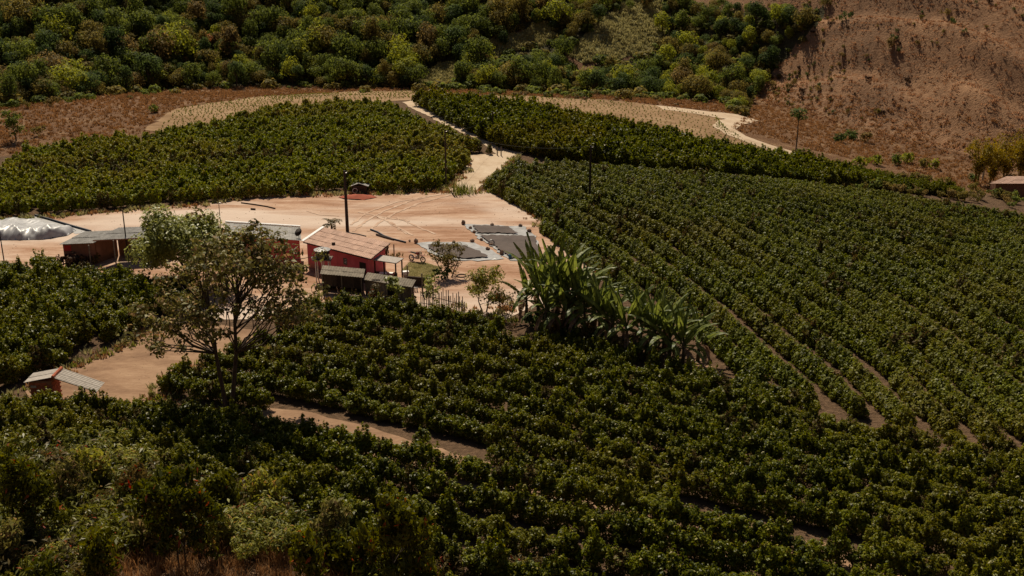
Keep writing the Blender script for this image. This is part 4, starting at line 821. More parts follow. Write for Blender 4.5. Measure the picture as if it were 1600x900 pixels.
# ------------------------------------------------------------------ banana plants
def banana_leaf(seed, L, wd, rise, droop, mat):
    r = np.random.default_rng(seed); n = 12; pts = []; ang = rise; x = z = 0.0
    for k in range(n + 1):
        pts.append((x, z, ang)); s = L / n; x += math.cos(ang) * s; z += math.sin(ang) * s; ang -= droop * (0.5 + 1.3 * k / n) / n
    v = []; f = []
    for side in (1, -1):
        for k in range(n):
            t0, t1 = (k + 0.04) / n, (k + 0.96) / n
            if k < 2: continue
            def wdt(t): return wd * math.sin(math.pi * min(1, 0.06 + t * 0.95)) ** 0.6
            x0, z0, _ = pts[k]; x1, z1, a = pts[k + 1]; g = r.uniform(0.85, 1.1); dr = r.uniform(0.05, 0.4); b = len(v)
            v += [(x0, 0, z0), (x1, 0, z1), (x1 + 0.03 * L, side * wdt(t1) * g, z1 - dr * wdt(t1)), (x0 + (x1 - x0) * 0.1 + 0.03 * L, side * wdt(t0) * g, z0 - dr * wdt(t0))]
            f.append((b, b + 1, b + 2, b + 3) if side < 0 else (b, b + 3, b + 2, b + 1))
    mb = MB(); mb.v = v; mb.f = f; mb.tube([(p[0], 0, p[1] + 0.004) for p in pts[::2]], [0.035 * (1 - 0.8 * i / 6) for i in range(7)], 4, False)
    return mb.mesh('leaf', mat)
BL = [banana_leaf(700 + k, [2.5, 2.7, 2.3, 2.7, 2.0][k], [0.17, 0.19, 0.18, 0.16, 0.17][k], [1.3, 1.1, 0.85, 1.45, 0.55][k], [0.6, 1.0, 1.5, 0.25, 1.7][k], M['banana']) for k in range(5)]
BD = [banana_leaf(710 + k, 1.9, 0.14, -0.3, 1.6, M['banana_dry']) for k in range(2)]
def banana(px, py, h, label, nleaf=9, s=1.0):
    nleaf += 6; s *= 1.36; h *= 0.95
    q = at(px, py); e = empty('banana_plant', q, label, 'banana plant', 'banana plants between the sheds and the right field'); r = np.random.default_rng(int(px * 7 + py))
    link('stem', MB().tube([(0, 0, -0.1), (0.04, 0.02, h * 0.5), (0.0, 0.06, h)], [0.17, 0.13, 0.07], 8).mesh('stem', M['banana_stem'], smooth_=True), e)
    for k in range(nleaf):
        az = k * 2.4 + r.uniform(-.4, .4); l = link('leaf', BL[[3, 0, 0, 1, 3, 1, 0, 2, 2, 1, 4, 2, 4, 1][k % 14]], e, (0, 0.03, h - 0.05 * k)); sc = s * r.uniform(0.8, 1.15); l.scale = (sc, sc, sc); l.rotation_euler = (r.normal(0, 0.15), r.normal(0, 0.1), az)
    for k in range(4):
        l = link('dry_leaf', BD[k % 2], e, (0, 0, h - 0.35)); l.rotation_euler = (0, 0, r.uniform(0, 6.28)); l.scale = (s, s, s)
for k, (px, py, h, n, s) in enumerate([(840, 505, 3.5, 10, 1.15), (868, 515, 4.0, 11, 1.25), (895, 520, 3.7, 10, 1.2), (912, 532, 3.1, 9, 1.1), (852, 524, 2.6, 8, 1.0), (880, 528, 2.8, 8, 1.0), (935, 540, 2.8, 8, 1.0), (955, 545, 2.7, 9, 1.0), (978, 552, 2.5, 8, 1.0), (1000, 553, 2.4, 8, 0.95), (1022, 560, 2.6, 9, 1.0), (1045, 566, 2.3, 8, 0.95), (1066, 574, 2.2, 9, 0.95), (1090, 565, 1.9, 8, 0.85), (822, 498, 2.2, 7, 0.9), (856, 496, 3.0, 9, 1.05), (885, 500, 3.2, 9, 1.1), (925, 516, 2.4, 8, 1.0), (948, 524, 2.2, 8, 0.95), (1012, 545, 2.0, 8, 0.95), (1036, 550, 2.1, 8, 0.95)]):
    banana(px, py, h, ['tall banana plant near the left of the clump', 'tallest banana plant of the clump with upright leaves', 'tall banana plant right of the tallest one', 'banana plant on the right flank of the tall group', 'short banana plant at the front left of the tall group', 'short banana plant in front of the tallest one', 'banana plant left of the middle gap of the row', 'banana plant in the middle of the row', 'banana plant just right of the middle of the row', 'banana plant with thin crown in the right half of the row', 'banana plant fifth from the right end of the row', 'banana plant third from the right end of the row', 'banana plant with hanging dry leaves second from the right end', 'small banana plant at the right end of the row', 'small banana plant at the left end beside the dry sapling', 'banana plant behind the left end of the tall group', 'banana plant hidden behind the tallest ones', 'banana plant in the back line left of the gap', 'low banana plant in the back line by the gap', 'low banana plant in the back line of the right half', 'rightmost banana plant of the back line'][k], n, s)

for k, (px, py) in enumerate([(835, 512), (850, 520), (866, 526), (884, 532), (900, 536), (916, 540), (932, 546), (950, 552), (968, 557), (986, 560), (1004, 564), (1022, 570), (858, 508), (892, 516), (920, 528), (944, 538), (996, 552)]):
    q = at(px, py); o = link('undershrub', SCR[['tree_deep', 'tree_green', 'tree_brown'][k % 3]][k % 3], None, q); o.scale = (1.0, 1.0, 1.3); o.rotation_euler = (0, 0, k); tag(o, 'low dark shrub growing among the banana stems', 'shrub', 'shrubs among the banana stems')
# ------------------------------------------------------------------ bamboo, palm, grass clumps
def bamboo(px, py, s, label):
    q = at(px, py); e = empty('bamboo_clump', q, label, 'bamboo', 'yellowish bamboo clumps beside the far roof'); r = np.random.default_rng(int(px)); mb = MB(); lobes = []
    for k in range(11):
        a = r.uniform(0, 6.28); o = r.uniform(0.6, 1.7) * s; h = r.uniform(3.4, 5.0) * s; d = Vector((math.cos(a), math.sin(a), 0))
        pts = [d * 0.25, d * o * 0.3 + Vector((0, 0, h * 0.6)), d * o * 0.75 + Vector((0, 0, h)), d * o * 1.35 + Vector((0, 0, h * 0.88))]
        mb.tube(pts, [0.05, 0.04, 0.03, 0.012], 4)
        for t in (0.15, 0.4, 0.7, 1.0, 1.3): lobes.append((*(d * o * t + Vector((0, 0, h * (0.3 + 0.7 * min(1, t)) - (0.12 * h if t > 1.2 else 0)))), 0.5 * s, 0.5 * s, 0.5 * s))
    link('culm', mb.mesh('culm', M['bamboo']), e); v, f = leaf_cloud(r, lobes, 2400, 0.36, 0.12, 0.4, 0.8, 0.8, 0.8); link('foliage', np_mesh('foliage', v, f, None, [M['bamboo']]), e)
for k, (px, py, s) in enumerate([(1525, 288, 1.4), (1548, 289, 1.1), (1570, 285, 1.4), (1594, 284, 1.55), (1618, 286, 1.5)]):
    bamboo(px, py, s, ['arching yellow bamboo clump behind the white pole', 'smaller bamboo clump right of the white pole', 'bamboo clump behind the far pinkish roof', 'tall bamboo clump near the right edge', 'bamboo clump cut by the right edge'][k])
scrub('shrub', 1580, 286, 'tree_olive', 1.3, 'rounded olive bush beside the far roof')
scrub('shrub', 1522, 284, 'tree_deep', 1.2, 'dark bush at the foot of the white pole')
def frond_plant(name, loc, n, L, label, cat, mat, trunk_h=0.3, r=None):
    e = empty(name, loc, label, cat); r = np.random.default_rng(n)
    link('trunk', MB().tube([(0, 0, -0.1), (0, 0, trunk_h)], [0.14, 0.1], 8).mesh('trunk', M['bark']), e)
    fm = []
    for k in range(n):
        a = 2.4 * k; ri = r.uniform(0.5, 1.3); mb = MB(); x = z = 0; ang = ri; pts = []
        for j in range(7): pts.append(Vector((x, 0, z))); x += math.cos(ang) * L / 6; z += math.sin(ang) * L / 6; ang -= 0.33
        mb.tube(pts, 0.015, 4)
        for j in range(1, 6):
            for sd_ in (1, -1):
                p = pts[j]; t = (pts[j + 1] - p); w = 0.2 * L * (1.2 - 0.15 * j); mb.add([p, p + t * 0.8, p + t * 1.3 + Vector((0, sd_ * w, -0.05)), p + t * 0.5 + Vector((0, sd_ * w, -0.02))], [(0, 1, 2, 3)])
        o = link('frond', mb.mesh('frond', mat), e, (0, 0, trunk_h)); o.rotation_euler = (0, 0, a)
    return e
q = P(518, 352, 0.9); frond_plant('small_palm', (q.x, q.y, gz(q.x, q.y)), 13, 1.5, 'small dark palm with arching brownish fronds behind the pink roof', 'palm', M['redleaf'], 0.9)
for px, py, s, lb in ((722, 302, 1.6, 'tall yellowish grass clump where the road meets the yard'), (600, 300, 0.9, 'left clump of bright green weeds along the yard edge'), (625, 301, 1.0, 'right clump of bright green weeds along the yard edge'), (912, 312, 1.1, 'pale green weed clump at the foot of the field pole')):
    q = at(px, py); r = np.random.default_rng(int(px)); o = link('grass_clump', tuft(int(px), M['greengrass'], 170, 0.75 if s > 1.2 else 0.45, 1.0, 0.028), None, q); o.scale = (s, s, s); tag(o, lb, 'grass clump')

# ------------------------------------------------------------------ roofs, walls
def roof_sheets(parent, O, U, V, nc, nr, mat, waves=4, name='roof_sheet', th=0.02):
    """a slope laid with corrugated sheets, each an object of its own; O front-left corner, U along the eave, V up the slope"""
    O, U, V = Vector(O), Vector(U), Vector(V); n = U.cross(V).normalized(); w = U.length / nc; l = V.length / nr
    ue, ve = U.normalized(), V.normalized(); seg = waves * 3; vs = []; fs = []
    for layer in (0, 1):
        for j in (0, 1):
            for k in range(seg + 1):
                x = w * 1.04 * k / seg; y = j * l * 1.06; z = 0.022 * math.sin(2 * math.pi * waves * k / seg) + (0.02 if j == 0 else -0.012) - layer * th
                p = ue * x + ve * y + n * z; vs.append(p)
    a = seg + 1
    for k in range(seg):
        fs.append((k, k + 1, a + k + 1, a + k)); fs.append((2 * a + k, 3 * a + k, 3 * a + k + 1, 2 * a + k + 1)); fs.append((k, 2 * a + k, 2 * a + k + 1, k + 1)); fs.append((a + k, a + k + 1, 3 * a + k + 1, 3 * a + k))
    me = bpy.data.meshes.new(name); me.from_pydata([tuple(v) for v in vs], [], fs); me.materials.append(mat); me.update(); base = abs_loc(parent)
    for r in range(nr):
        for c in range(nc):
            o = link(name, me, parent, O + ue * (w * c) + ve * (l * r) + n * (0.006 * ((c + r) % 2)) - base)
            o.rotation_euler = (random.uniform(-.006, .006), random.uniform(-.006, .006), random.uniform(-.01, .01))
def wall_quad(mb, a, b, z0, za, zb, th, hole=None):
    """an upright wall from a to b (x, y), its top running from za to zb; hole = (u0, u1, z0, z1) along its length"""
    a, b = Vector((a[0], a[1], 0)), Vector((b[0], b[1], 0)); d = b - a; L = d.length; u = d / L; n = Vector((-u.y, u.x, 0)) * th
    def blk(s0, s1, lo, h0, h1):
        p, q_ = a + u * s0, a + u * s1; zv = lambda p_, z: Vector((p_.x, p_.y, z))
        mb.hexa([zv(p, lo), zv(q_, lo), zv(q_ + n, lo), zv(p + n, lo), zv(p, h0), zv(q_, h1), zv(q_ + n, h1), zv(p + n, h0)])
    top = lambda s: za + (zb - za) * s / L
    if hole is None: blk(0, L, z0, za, zb)
    else:
        u0, u1, h0, h1 = hole; blk(0, u0, z0, top(0), top(u0)); blk(u1, L, z0, top(u1), top(L)); blk(u0, u1, z0, h0, h0)
        p0 = len(mb.v); p, q_ = a + u * u0, a + u * u1; zv = lambda p_, z: Vector((p_.x, p_.y, z))
        mb.hexa([zv(p, h1), zv(q_, h1), zv(q_ + n, h1), zv(p + n, h1), zv(p, top(u0)), zv(q_, top(u1)), zv(q_ + n, top(u1)), zv(p + n, top(u0))])
    return a, u, n

# farmhouse: grey-roofed wing and pink-roofed wing
A, B, D = P(474, 378, 2.7), P(579, 404.5, 2.7), P(507, 355.5, 2.85)
house = empty('farmhouse', (A.x, A.y + 1, 0), 'pink-walled farmhouse with a pinkish roof joined to a grey-roofed wing', 'house')
U, V = B - A, D - A
roof_sheets(house, A, U, V, 11, 4, M['roof_pink'])
ins = 0.35; uu, vv = U.normalized(), V.normalized(); f0 = A + uu * 0.25 + vv * ins; f1 = A + U - uu * 0.5 + vv * ins; b0 = A + V + uu * 0.25 - vv * ins; b1 = A + U + V - uu * 0.5 - vv * ins
mb = MB(); Lf = (f1 - f0).length; wh = (Lf * 0.60, Lf * 0.66, 1.35, 2.0)
a_, u_, n_ = wall_quad(mb, f0, f1, -0.1, 2.66, 2.66, 0.14, wh); mb2 = MB()
wall_quad(mb, f1, b1, -0.1, 2.66, 2.8, 0.14); wall_quad(mb, b1, b0, -0.1, 2.8, 2.8, 0.14)
mb.build('wall', M['pink'], house)
wc = a_ + u_ * (wh[0] + wh[1]) / 2; ww = wh[1] - wh[0]
fr = MB()
for s_ in (0, 1): fr.box(a_ + u_ * (wh[0] + 0.03 + s_ * (ww - 0.06)) + n_ * 0.2 + Vector((0, 0, 1.675)), (0.06, 0.1, 0.65), math.atan2(u_.y, u_.x))
for z in (1.38, 1.97): fr.box(wc + n_ * 0.2 + Vector((0, 0, z)), (ww - 0.12, 0.1, 0.06), math.atan2(u_.y, u_.x))
win = fr.build('window', M['greywood'], house)
MB().box(wc + n_ * 0.8 + Vector((0, 0, 1.675)), (ww - 0.12, 0.02, 0.52), math.atan2(u_.y, u_.x)).build('pane', M['glass'], win)
for z in (1.52, 1.67, 1.82): MB().box(wc + n_ * 0.35 + Vector((0, 0, z)), (ww - 0.12, 0.03, 0.06), math.atan2(u_.y, u_.x)).build('slat', M['white'], win)
dc = f1 - u_ * 0.75; MB().box(dc - n_ * 0.12 + Vector((0, 0, 1.0 - dc.z)), (0.8, 0.05, 2.0), math.atan2(u_.y, u_.x)).build('door', M['darkwood'], house)
gA, gB, gD = P(349, 368, 2.75), P(470, 376, 2.75), P(352, 347.5, 2.95)
roof_sheets(house, gA, gB - gA, gD - gA, 9, 2, M['roof_grey'], 5)
gu = (gB - gA).normalized(); gv_ = (gD - gA)
mb = MB(); g0, g1 = gA + gu * 0.3 + gv_.normalized() * 0.4, gB - gu * 0.2 + gv_.normalized() * 0.4; h0, h1 = gD + gu * 0.3 - gv_.normalized() * 0.3, gD + (gB - gA) - gu * 0.2 - gv_.normalized() * 0.3
wall_quad(mb, g0, g1, -0.1, 2.7, 2.7, 0.14); wall_quad(mb, h1, h0, -0.1, 2.86, 2.86, 0.14); wall_quad(mb, h0, g0, -0.1, 2.86, 2.7, 0.14); mb.build('wall', M['pink'], house)
MB().slab(gD + Vector((0, 0, 0.06)), gB - gA, Vector((0, 0.28, 0.0)), 0.06).build('ridge_cap', M['roof_white'], house)
MB().slab(A - uu * 0.32 + Vector((0, 0, 0.05)), uu * 0.34, V, 0.05).build('verge_board', M['roof_white'], house)
MB().slab(A - Vector((0, 0, 0.10)), U, Vector((0, 0, 0.10)), 0.03).build('eave_beam', M['darkwood'], house)
MB().slab(A + U - Vector((0, 0, 0.10)), V, Vector((0, 0, 0.10)), 0.03).build('eave_beam', M['darkwood'], house)

# satellite dish on the grey roof
q = P(467, 370, 2.9); e = empty('satellite_dish', q, 'dark satellite dish standing on the grey roof edge', 'satellite dish')
mb = MB(); prof = [(0.02, -0.10), (0.2, -0.08), (0.36, 0.0), (0.42, 0.06)]; mb.lathe((0, 0, 0), prof, 16); dm = mb.mesh('dish', M['poleblack'], smooth_=True); o = link('dish', dm, e, (0, 0, 0.45)); o.rotation_euler = (R(55), 0, R(-35))
link('mast', MB().tube([(0, 0, -0.15), (0, 0, 0.45)], 0.03, 6).mesh('mast', M['steel']), e)
# vent on the pink roof
q = P(521, 381, 2.82); mbox('roof_vent', M['darkwood'], None, q, (0.3, 0.2, 0.25), 0.4); tag(bpy.context.scene.objects['roof_vent'], 'small dark vent box on the pinkish roof', 'roof vent')

# water tank
q = P(504, 403, 2.2); e = empty('water_tank', (q.x, q.y, 0), 'black round water tank on white posts before the pink wall', 'water tank')
MB().lathe((q.x, q.y, 2.2), [(0.60, 0.0), (0.64, 0.1), (0.70, 0.72), (0.70, 0.78)], 24).build('tank', M['blackplastic'], e, smooth_=False)
MB().lathe((q.x, q.y, 2.985), [(0.78, 0.0), (0.78, 0.05), (0.5, 0.14), (0.16, 0.2), (0.16, 0.26), (0.02, 0.27)], 24).build('lid', M['lid'], e)
mbox('platform', M['greywood'], e, (q.x, q.y, 2.14), (1.75, 1.3, 0.1))
for sx in (-0.6, 0.0, 0.6):
    for sy in (-0.5, 0.5): MB().tube([(q.x + sx, q.y + sy, -0.1), (q.x + sx, q.y + sy, 2.09)], 0.05, 6).build('leg', M['white'], e)
MB().box((q.x - 0.82, q.y - 0.4, 2.28), (0.22, 0.4, 0.18), 0.5).box((q.x + 0.78, q.y - 0.4, 2.27), (0.16, 0.3, 0.16), 0.2).build('bracket', M['white'], e)

# sheds in front of the house
def plank_wall(parent, a, b, z0, z1, pw, mat, z1b=None, r=random):
    a, b = Vector((a[0], a[1], 0)), Vector((b[0], b[1], 0)); d = b - a; n = max(1, round(d.length / pw)); u = d / n; nn = Vector((-u.y, u.x, 0)).normalized()
    for k in range(n):
        c = a + u * (k + 0.5); top = z1 + ((z1b if z1b is not None else z1) - z1) * k / n - r.uniform(0, 0.06)
        MB().box(c + nn * r.uniform(-0.012, 0.012) + Vector((0, 0, (z0 + top) / 2)), (u.length - 0.015, 0.03, top - z0), math.atan2(u.y, u.x)).build('plank', mat, parent)
A, B, D = P(500, 428, 1.95), P(567, 434, 1.95), P(504, 414.6, 2.15)
e = empty('wooden_shed', (A.x, A.y, 0), 'dark plank shed with greyish sheet roof before the pink house', 'shed')
roof_sheets(e, A, B - A, D - A, 4, 2, M['roof_old'], 4); u1 = (B - A).normalized(); v1 = (D - A); v1f = Vector((v1.x, v1.y, 0)).normalized()
fa, fb = A + u1 * 0.15 + v1f * 0.35, B - u1 * 0.2 + v1f * 0.35; ba, bb = fa + v1f * 1.6, fb + v1f * 1.6
plank_wall(e, fa, fb, 0.75, 1.92, 0.35, M['darkwood']); plank_wall(e, fb, bb, -0.1, 1.95, 0.35, M['darkwood']); plank_wall(e, bb, ba, -0.1, 2.0, 0.4, M['darkwood']); plank_wall(e, ba, fa, -0.1, 1.92, 0.4, M['darkwood'])
for p in (fa, fb, (fa + fb) / 2): MB().tube([(p.x, p.y - 0.06, -0.1), (p.x, p.y - 0.06, 1.93)], 0.05, 6).build('post', M['greywood'], e)
A, B, D = P(567, 437, 1.65), P(643, 449, 1.65), P(574, 426, 1.85)
e = empty('plank_shed', (A.x, A.y, 0), 'low shed of pale vertical planks with a worn sheet roof', 'shed')
roof_sheets(e, A, B - A, D - A, 5, 1, M['roof_old'], 4); u1 = (B - A).normalized(); v1 = (D - A); v1f = Vector((v1.x, v1.y, 0)).normalized()
fa, fb = A + u1 * 0.1 + v1f * 0.3, B - u1 * 0.2 + v1f * 0.3; mid = fa.lerp(fb, 0.5); ba, bb = fa + v1f * 1.2, fb + v1f * 1.2
plank_wall(e, fa, mid, -0.2, 1.62, 0.28, M['greywood']); plank_wall(e, fa.lerp(fb, 0.72), fb, -0.3, 1.62, 0.28, M['greywood']); plank_wall(e, fb, bb, -0.3, 1.65, 0.3, M['darkwood']); plank_wall(e, bb, ba, -0.3, 1.72, 0.35, M['darkwood'])
mbox('roof_patch', M['darkwood'], e, P(587, 436.5, 1.78), (0.75, 0.14, 0.03), -0.15)

# veranda canopy with hammock
A, B, D = P(582, 407, 2.2), P(619, 412.5, 2.2), P(594, 399.5, 2.25)
e = empty('canopy', (A.x, A.y, 0), 'small pale slab canopy on posts at the house corner', 'canopy')
MB().slab(A, B - A, D - A, 0.09).build('roof_slab', M['concrete'], e)
for p in (A + (B - A) * 0.06 + (D - A) * 0.1, A + (B - A) * 0.45 + (D - A) * 0.1, B + (D - A) * 0.1 - (B - A) * 0.06, D + (B - A) * 0.95 - (D - A) * 0.1): MB().tube([(p.x, p.y, -0.1), (p.x, p.y, 2.19)], 0.07, 8).build('post', M['darkwood'], e)
p0 = A + (B - A) * 0.45 + (D - A) * 0.1; p1 = A + (B - A) * 0.94 + (D - A) * 0.2; p0.z = p1.z = 1.5; e = empty('hammock', p0, 'pinkish cloth hammock slung under the pale canopy', 'hammock')
mb = MB(); nv = 9
for k in range(nv):
    t = k / (nv - 1); c = p0.lerp(p1, t) - Vector((0, 0, 0.75 * math.sin(math.pi * t))); w = 0.05 + 0.38 * math.sin(math.pi * t)
    mb.v += [tuple(c + Vector((0, -w, 0.22 * math.sin(math.pi * t)))), tuple(c), tuple(c + Vector((0, w, 0.22 * math.sin(math.pi * t))))]
for k in range(nv - 1):
    for j in (0, 1): a = k * 3 + j; mb.f.append((a, a + 1, a + 4, a + 3))
mb.build('cloth', M['hammock'], e, smooth_=True)
q = P(603, 427, 0.75); e = empty('table', (q.x, q.y, 0), 'rough table with pale top under the canopy edge', 'table'); mbox('tabletop', M['white'], e, (q.x, q.y, 0.75), (1.3, 0.6, 0.05), -0.12)
for sx in (-.55, .55):
    for sy in (-.22, .22): mbox('leg', M['darkwood'], e, (q.x + sx, q.y + sy, 0.31), (0.06, 0.06, 0.83))
q = at(600, 437); mbox('low_wall', M['darkwood'], None, (q.x, q.y, 0.3), (2.6, 0.25, 0.9), -0.2); tag(bpy.context.scene.objects['low_wall'], 'dark low wall behind the plank shed roof', 'wall')
q = at(650, 446); o = mbox('low_wall', M['darkwood'], None, (q.x, q.y, 0.4), (1.6, 0.2, 0.9), -0.25); tag(o, 'dark board wall at the lower edge of the small lawn', 'wall')
q = at(634, 437); e = empty('laundry_sink', q, 'whitish laundry sink block at the corner of the small lawn', 'sink'); mbox('basin', M['white'], e, q + Vector((0, 0, 0.7)), (0.6, 0.45, 0.3), 0.3); mbox('base', M['concrete'], e, q + Vector((0, 0, 0.25)), (0.4, 0.35, 0.6), 0.3)
q = at(645, 456); e = empty('crate', q, 'pale slatted crate beside the plank shed', 'crate')
for k in range(5): mbox('slat', M['white'], e, q + Vector((-0.4 + 0.2 * k, 0, 0.2)), (0.1, 0.06, 0.5), -0.2)
mbox('rail', M['white'], e, q + Vector((0, 0.05, 0.35)), (1.0, 0.04, 0.08), -0.2)

# stake fence
fp = [at(658, 482), at(690, 488), at(726, 498)]; e = empty('stake_fence', fp[0], 'fence of uneven upright grey stakes behind the coffee rows', 'fence'); r = np.random.default_rng(44)
tot = [(fp[1] - fp[0]).length, (fp[2] - fp[1]).length]; n = 26
for k in range(n):
    s = k / (n - 1) * sum(tot); p = fp[0].lerp(fp[1], s / tot[0]) if s < tot[0] else fp[1].lerp(fp[2], (s - tot[0]) / tot[1]); h = r.uniform(1.5, 2.3)
    MB().tube([(p.x, p.y, p.z - 0.2), (p.x + r.normal(0, 0.05), p.y + r.normal(0, 0.05), p.z + h)], [0.045, 0.035], 5).build('stake', M['greywood'] if k % 3 else M['darkwood'], e)
for z in (0.5, 1.2): MB().tube([fp[0] + Vector((0, 0.06, z)), fp[1] + Vector((0, 0.06, z)), fp[2] + Vector((0, 0.06, z))], 0.03, 5).build('rail', M['darkwood'], e)
for px, py, h, lb in ((660, 460, 2.0, 'grey fence post at the lower corner of the small lawn'), (637, 440, 1.6, 'dark post beside the laundry sink'), (616, 404, 1.5, 'short dark post beyond the canopy'), (669, 455, 1.3, 'stubby post left of the small dark tree')):
    q = at(px, py); tag(MB().tube([q - Vector((0, 0, 0.2)), q + Vector((0, 0, h))], 0.06, 6).build('wooden_post', M['greywood'], None, q), lb, 'post'); bpy.context.scene.objects[-1]
q = at(605, 402); o = link('potted_plant', SCR['darkleaf'][0], None, q + Vector((0, 0, 0))); o.scale = (0.45, 0.45, 1.1); tag(o, 'dark bushy plant at the far corner of the pink roof', 'plant')
for px, py, lb in ((612, 405, 'small dry plant left of the short dark post'), (622, 403, 'small dry plant right of the short dark post')):
    q = at(px, py); o = link('dry_plant', SCR['tree_brown'][1], None, q); o.scale = (0.35, 0.35, 0.5); tag(o, lb, 'plant')
q = at(690, 436); o = link('shrub', SCR['tree_deep'][1], None, q); o.scale = (1.1, 0.9, 0.9); tag(o, 'low dark shrub at the foot of the small dark tree', 'shrub')
q = at(668, 446); o = link('shrub', SCR['tree_green'][1], None, q); o.scale = (0.7, 0.7, 0.9); tag(o, 'small green shrub between post and dark tree', 'shrub')
q = at(721, 432); tag(MB().torus((q.x, q.y, q.z + 0.09), (0, 0, 1), 0.45, 0.05, 20, 6).build('coiled_hose', M['greywood'], None, q), 'pale coiled hose lying by the small dark tree', 'hose')
for px, py, m, s, lb in ((730, 500, 'weed', 0.8, 'leafy weed by the right end of the stake fence'), (745, 497, 'weed', 0.9, 'weed under the yellow-green tree'), (640, 464, 'weed', 0.7, 'bright leafy plant right of the plank shed'), (775, 505, 'redleaf', 0.9, 'brownish weed left of the banana plants'), (800, 515, 'redleaf', 0.7, 'brownish weed at the foot of the dry sapling')):
    q = at(px, py); o = link('weed_clump', WD[m][0], None, q); o.scale = (s, s, s); tag(o, lb, 'weed')

# ------------------------------------------------------------------ motorbike
q = at(652, 409); mo = empty('motorbike', q, 'dark dirt motorbike parked on the yard beside the lawn', 'motorbike', rz=R(-30))
def loc_build(mb, name, mat, parent, smooth_=False): return link(name, mb.mesh(name, mat, (0, 0, 0), smooth_), parent)
for sx, tn in ((-0.68, 0), (0.68, 1)):
    w = empty('wheel', (sx, 0, 0.33)); w.parent = mo
    loc_build(MB().torus((0, 0, 0), (0, 1, 0), 0.28, 0.055, 20, 6), 'tyre', M['rubber'], w); rim = MB().torus((0, 0, 0), (0, 1, 0), 0.22, 0.012, 18, 4)
    for k in range(8): a = k * math.pi / 4; rim.tube([(0, 0, 0), (0.22 * math.cos(a), 0, 0.22 * math.sin(a))], 0.006, 4)
    rim.tube([(0, -0.07, 0), (0, 0.07, 0)], 0.05, 8); loc_build(rim, 'rim', M['steel'], w)
loc_build(MB().tube([(-0.68, 0.07, 0.33), (-0.1, 0.07, 0.42), (0.3, 0.04, 0.95)], 0.03, 6).tube([(-0.68, -0.07, 0.33), (-0.1, -0.07, 0.42), (0.3, -0.04, 0.95)], 0.03, 6).tube([(-0.1, 0, 0.35), (0.25, 0, 0.4), (0.3, 0, 0.95)], 0.03, 6), 'frame', M['blackplastic'], mo)
loc_build(MB().box((0.05, 0, 0.48), (0.34, 0.24, 0.3)).lathe((0.1, 0, 0.55), [(0.11, 0), (0.11, 0.2), (0.05, 0.24)], 10), 'engine', M['steel'], mo)
tk = MB().hexa([Vector(p) for p in ((-0.12, -0.10, 0.78), (0.3, -0.10, 0.82), (0.3, 0.10, 0.82), (-0.12, 0.10, 0.78), (-0.08, -0.07, 0.98), (0.24, -0.12, 1.04), (0.24, 0.12, 1.04), (-0.08, 0.07, 0.98))]); loc_build(tk, 'fuel_tank', M['bikered'], mo)
loc_build(MB().hexa([Vector(p) for p in ((-0.75, -0.09, 0.88), (-0.1, -0.12, 0.82), (-0.1, 0.12, 0.82), (-0.75, 0.09, 0.88), (-0.75, -0.08, 0.96), (-0.1, -0.10, 0.93), (-0.1, 0.10, 0.93), (-0.75, 0.08, 0.96))]), 'saddle', M['rubber'], mo)
loc_build(MB().tube([(0.68, 0.09, 0.33), (0.34, 0.09, 1.05)], 0.028, 6).tube([(0.68, -0.09, 0.33), (0.34, -0.09, 1.05)], 0.028, 6), 'fork', M['steel'], mo)
loc_build(MB().tube([(0.22, -0.4, 1.16), (0.32, -0.15, 1.1), (0.32, 0.15, 1.1), (0.22, 0.4, 1.16)], 0.018, 6), 'handlebar', M['blackplastic'], mo)
loc_build(MB().slab((0.42, -0.07, 0.74), (0.5, 0, 0.03), (0, 0.14, 0), 0.025), 'mudguard', M['bikered'], mo); loc_build(MB().slab((-1.05, -0.08, 0.86), (0.4, 0, 0.02), (0, 0.16, 0), 0.025), 'mudguard', M['bikered'], mo)
hl = loc_build(MB().lathe((0, 0, 0), [(0.05, 0), (0.1, 0.03), (0.1, 0.08)], 10), 'headlight', M['glass'], mo); hl.location = (0.44, 0, 0.98); hl.rotation_euler = (0, R(90), 0)
loc_build(MB().tube([(0.2, -0.13, 0.4), (0.0, -0.16, 0.36), (-0.35, -0.16, 0.5), (-0.75, -0.15, 0.68)], [0.025, 0.03, 0.04, 0.05], 6), 'exhaust', M['steel'], mo)

# ------------------------------------------------------------------ drying tarps
def laid(name, poly, mat, lift, label, cat, kind=None, ripple=0.0, step=0.5, wave=None):
    def hf(x, y):
        z = np.zeros_like(x)
        if ripple: z = z + ripple * (np.sin(x * 3.1 + y * 1.7) * np.sin(y * 2.3 - x) + 0.5 * np.sin(x * 7 + 2 * y)) * 0.5 + ripple * 0.6
        if wave: z = z + wave(x, y)
        return z
    return sheet(name, poly, mat, lift, step, 0.10, kind, label, cat, None, hf)
T1 = W([(724, 351), (760, 352), (794, 354), (817, 354), (838, 370), (850, 408), (797, 408), (742, 368)])
laid('drying_tarp', T1, M['whitesheet'], 0.06, 'large pale plastic tarp spread with coffee on the dirt yard', 'tarp', None, 0.05, 0.6)
T2 = W([(649, 381), (672, 379), (701, 379), (741, 380), (770, 392), (788, 405), (756, 408), (715, 408), (684, 402)])
laid('drying_tarp', T2, M['whitesheet'], 0.06, 'smaller pale plastic tarp with coffee behind the small dark tree', 'tarp', None, 0.05, 0.6)
furrow = lambda ax: (lambda x, y: 0.02 + 0.07 * np.abs(np.sin((x * ax[0] + y * ax[1]) * 3.4)))
laid('drying_coffee', W([(738, 354), (794, 356), (809, 367), (746, 366)]), M['beans'], 0.13, 'upper dark layer of coffee drying on the large tarp', 'coffee', 'stuff', 0.02, 0.22, furrow((0.9, 0.35)))
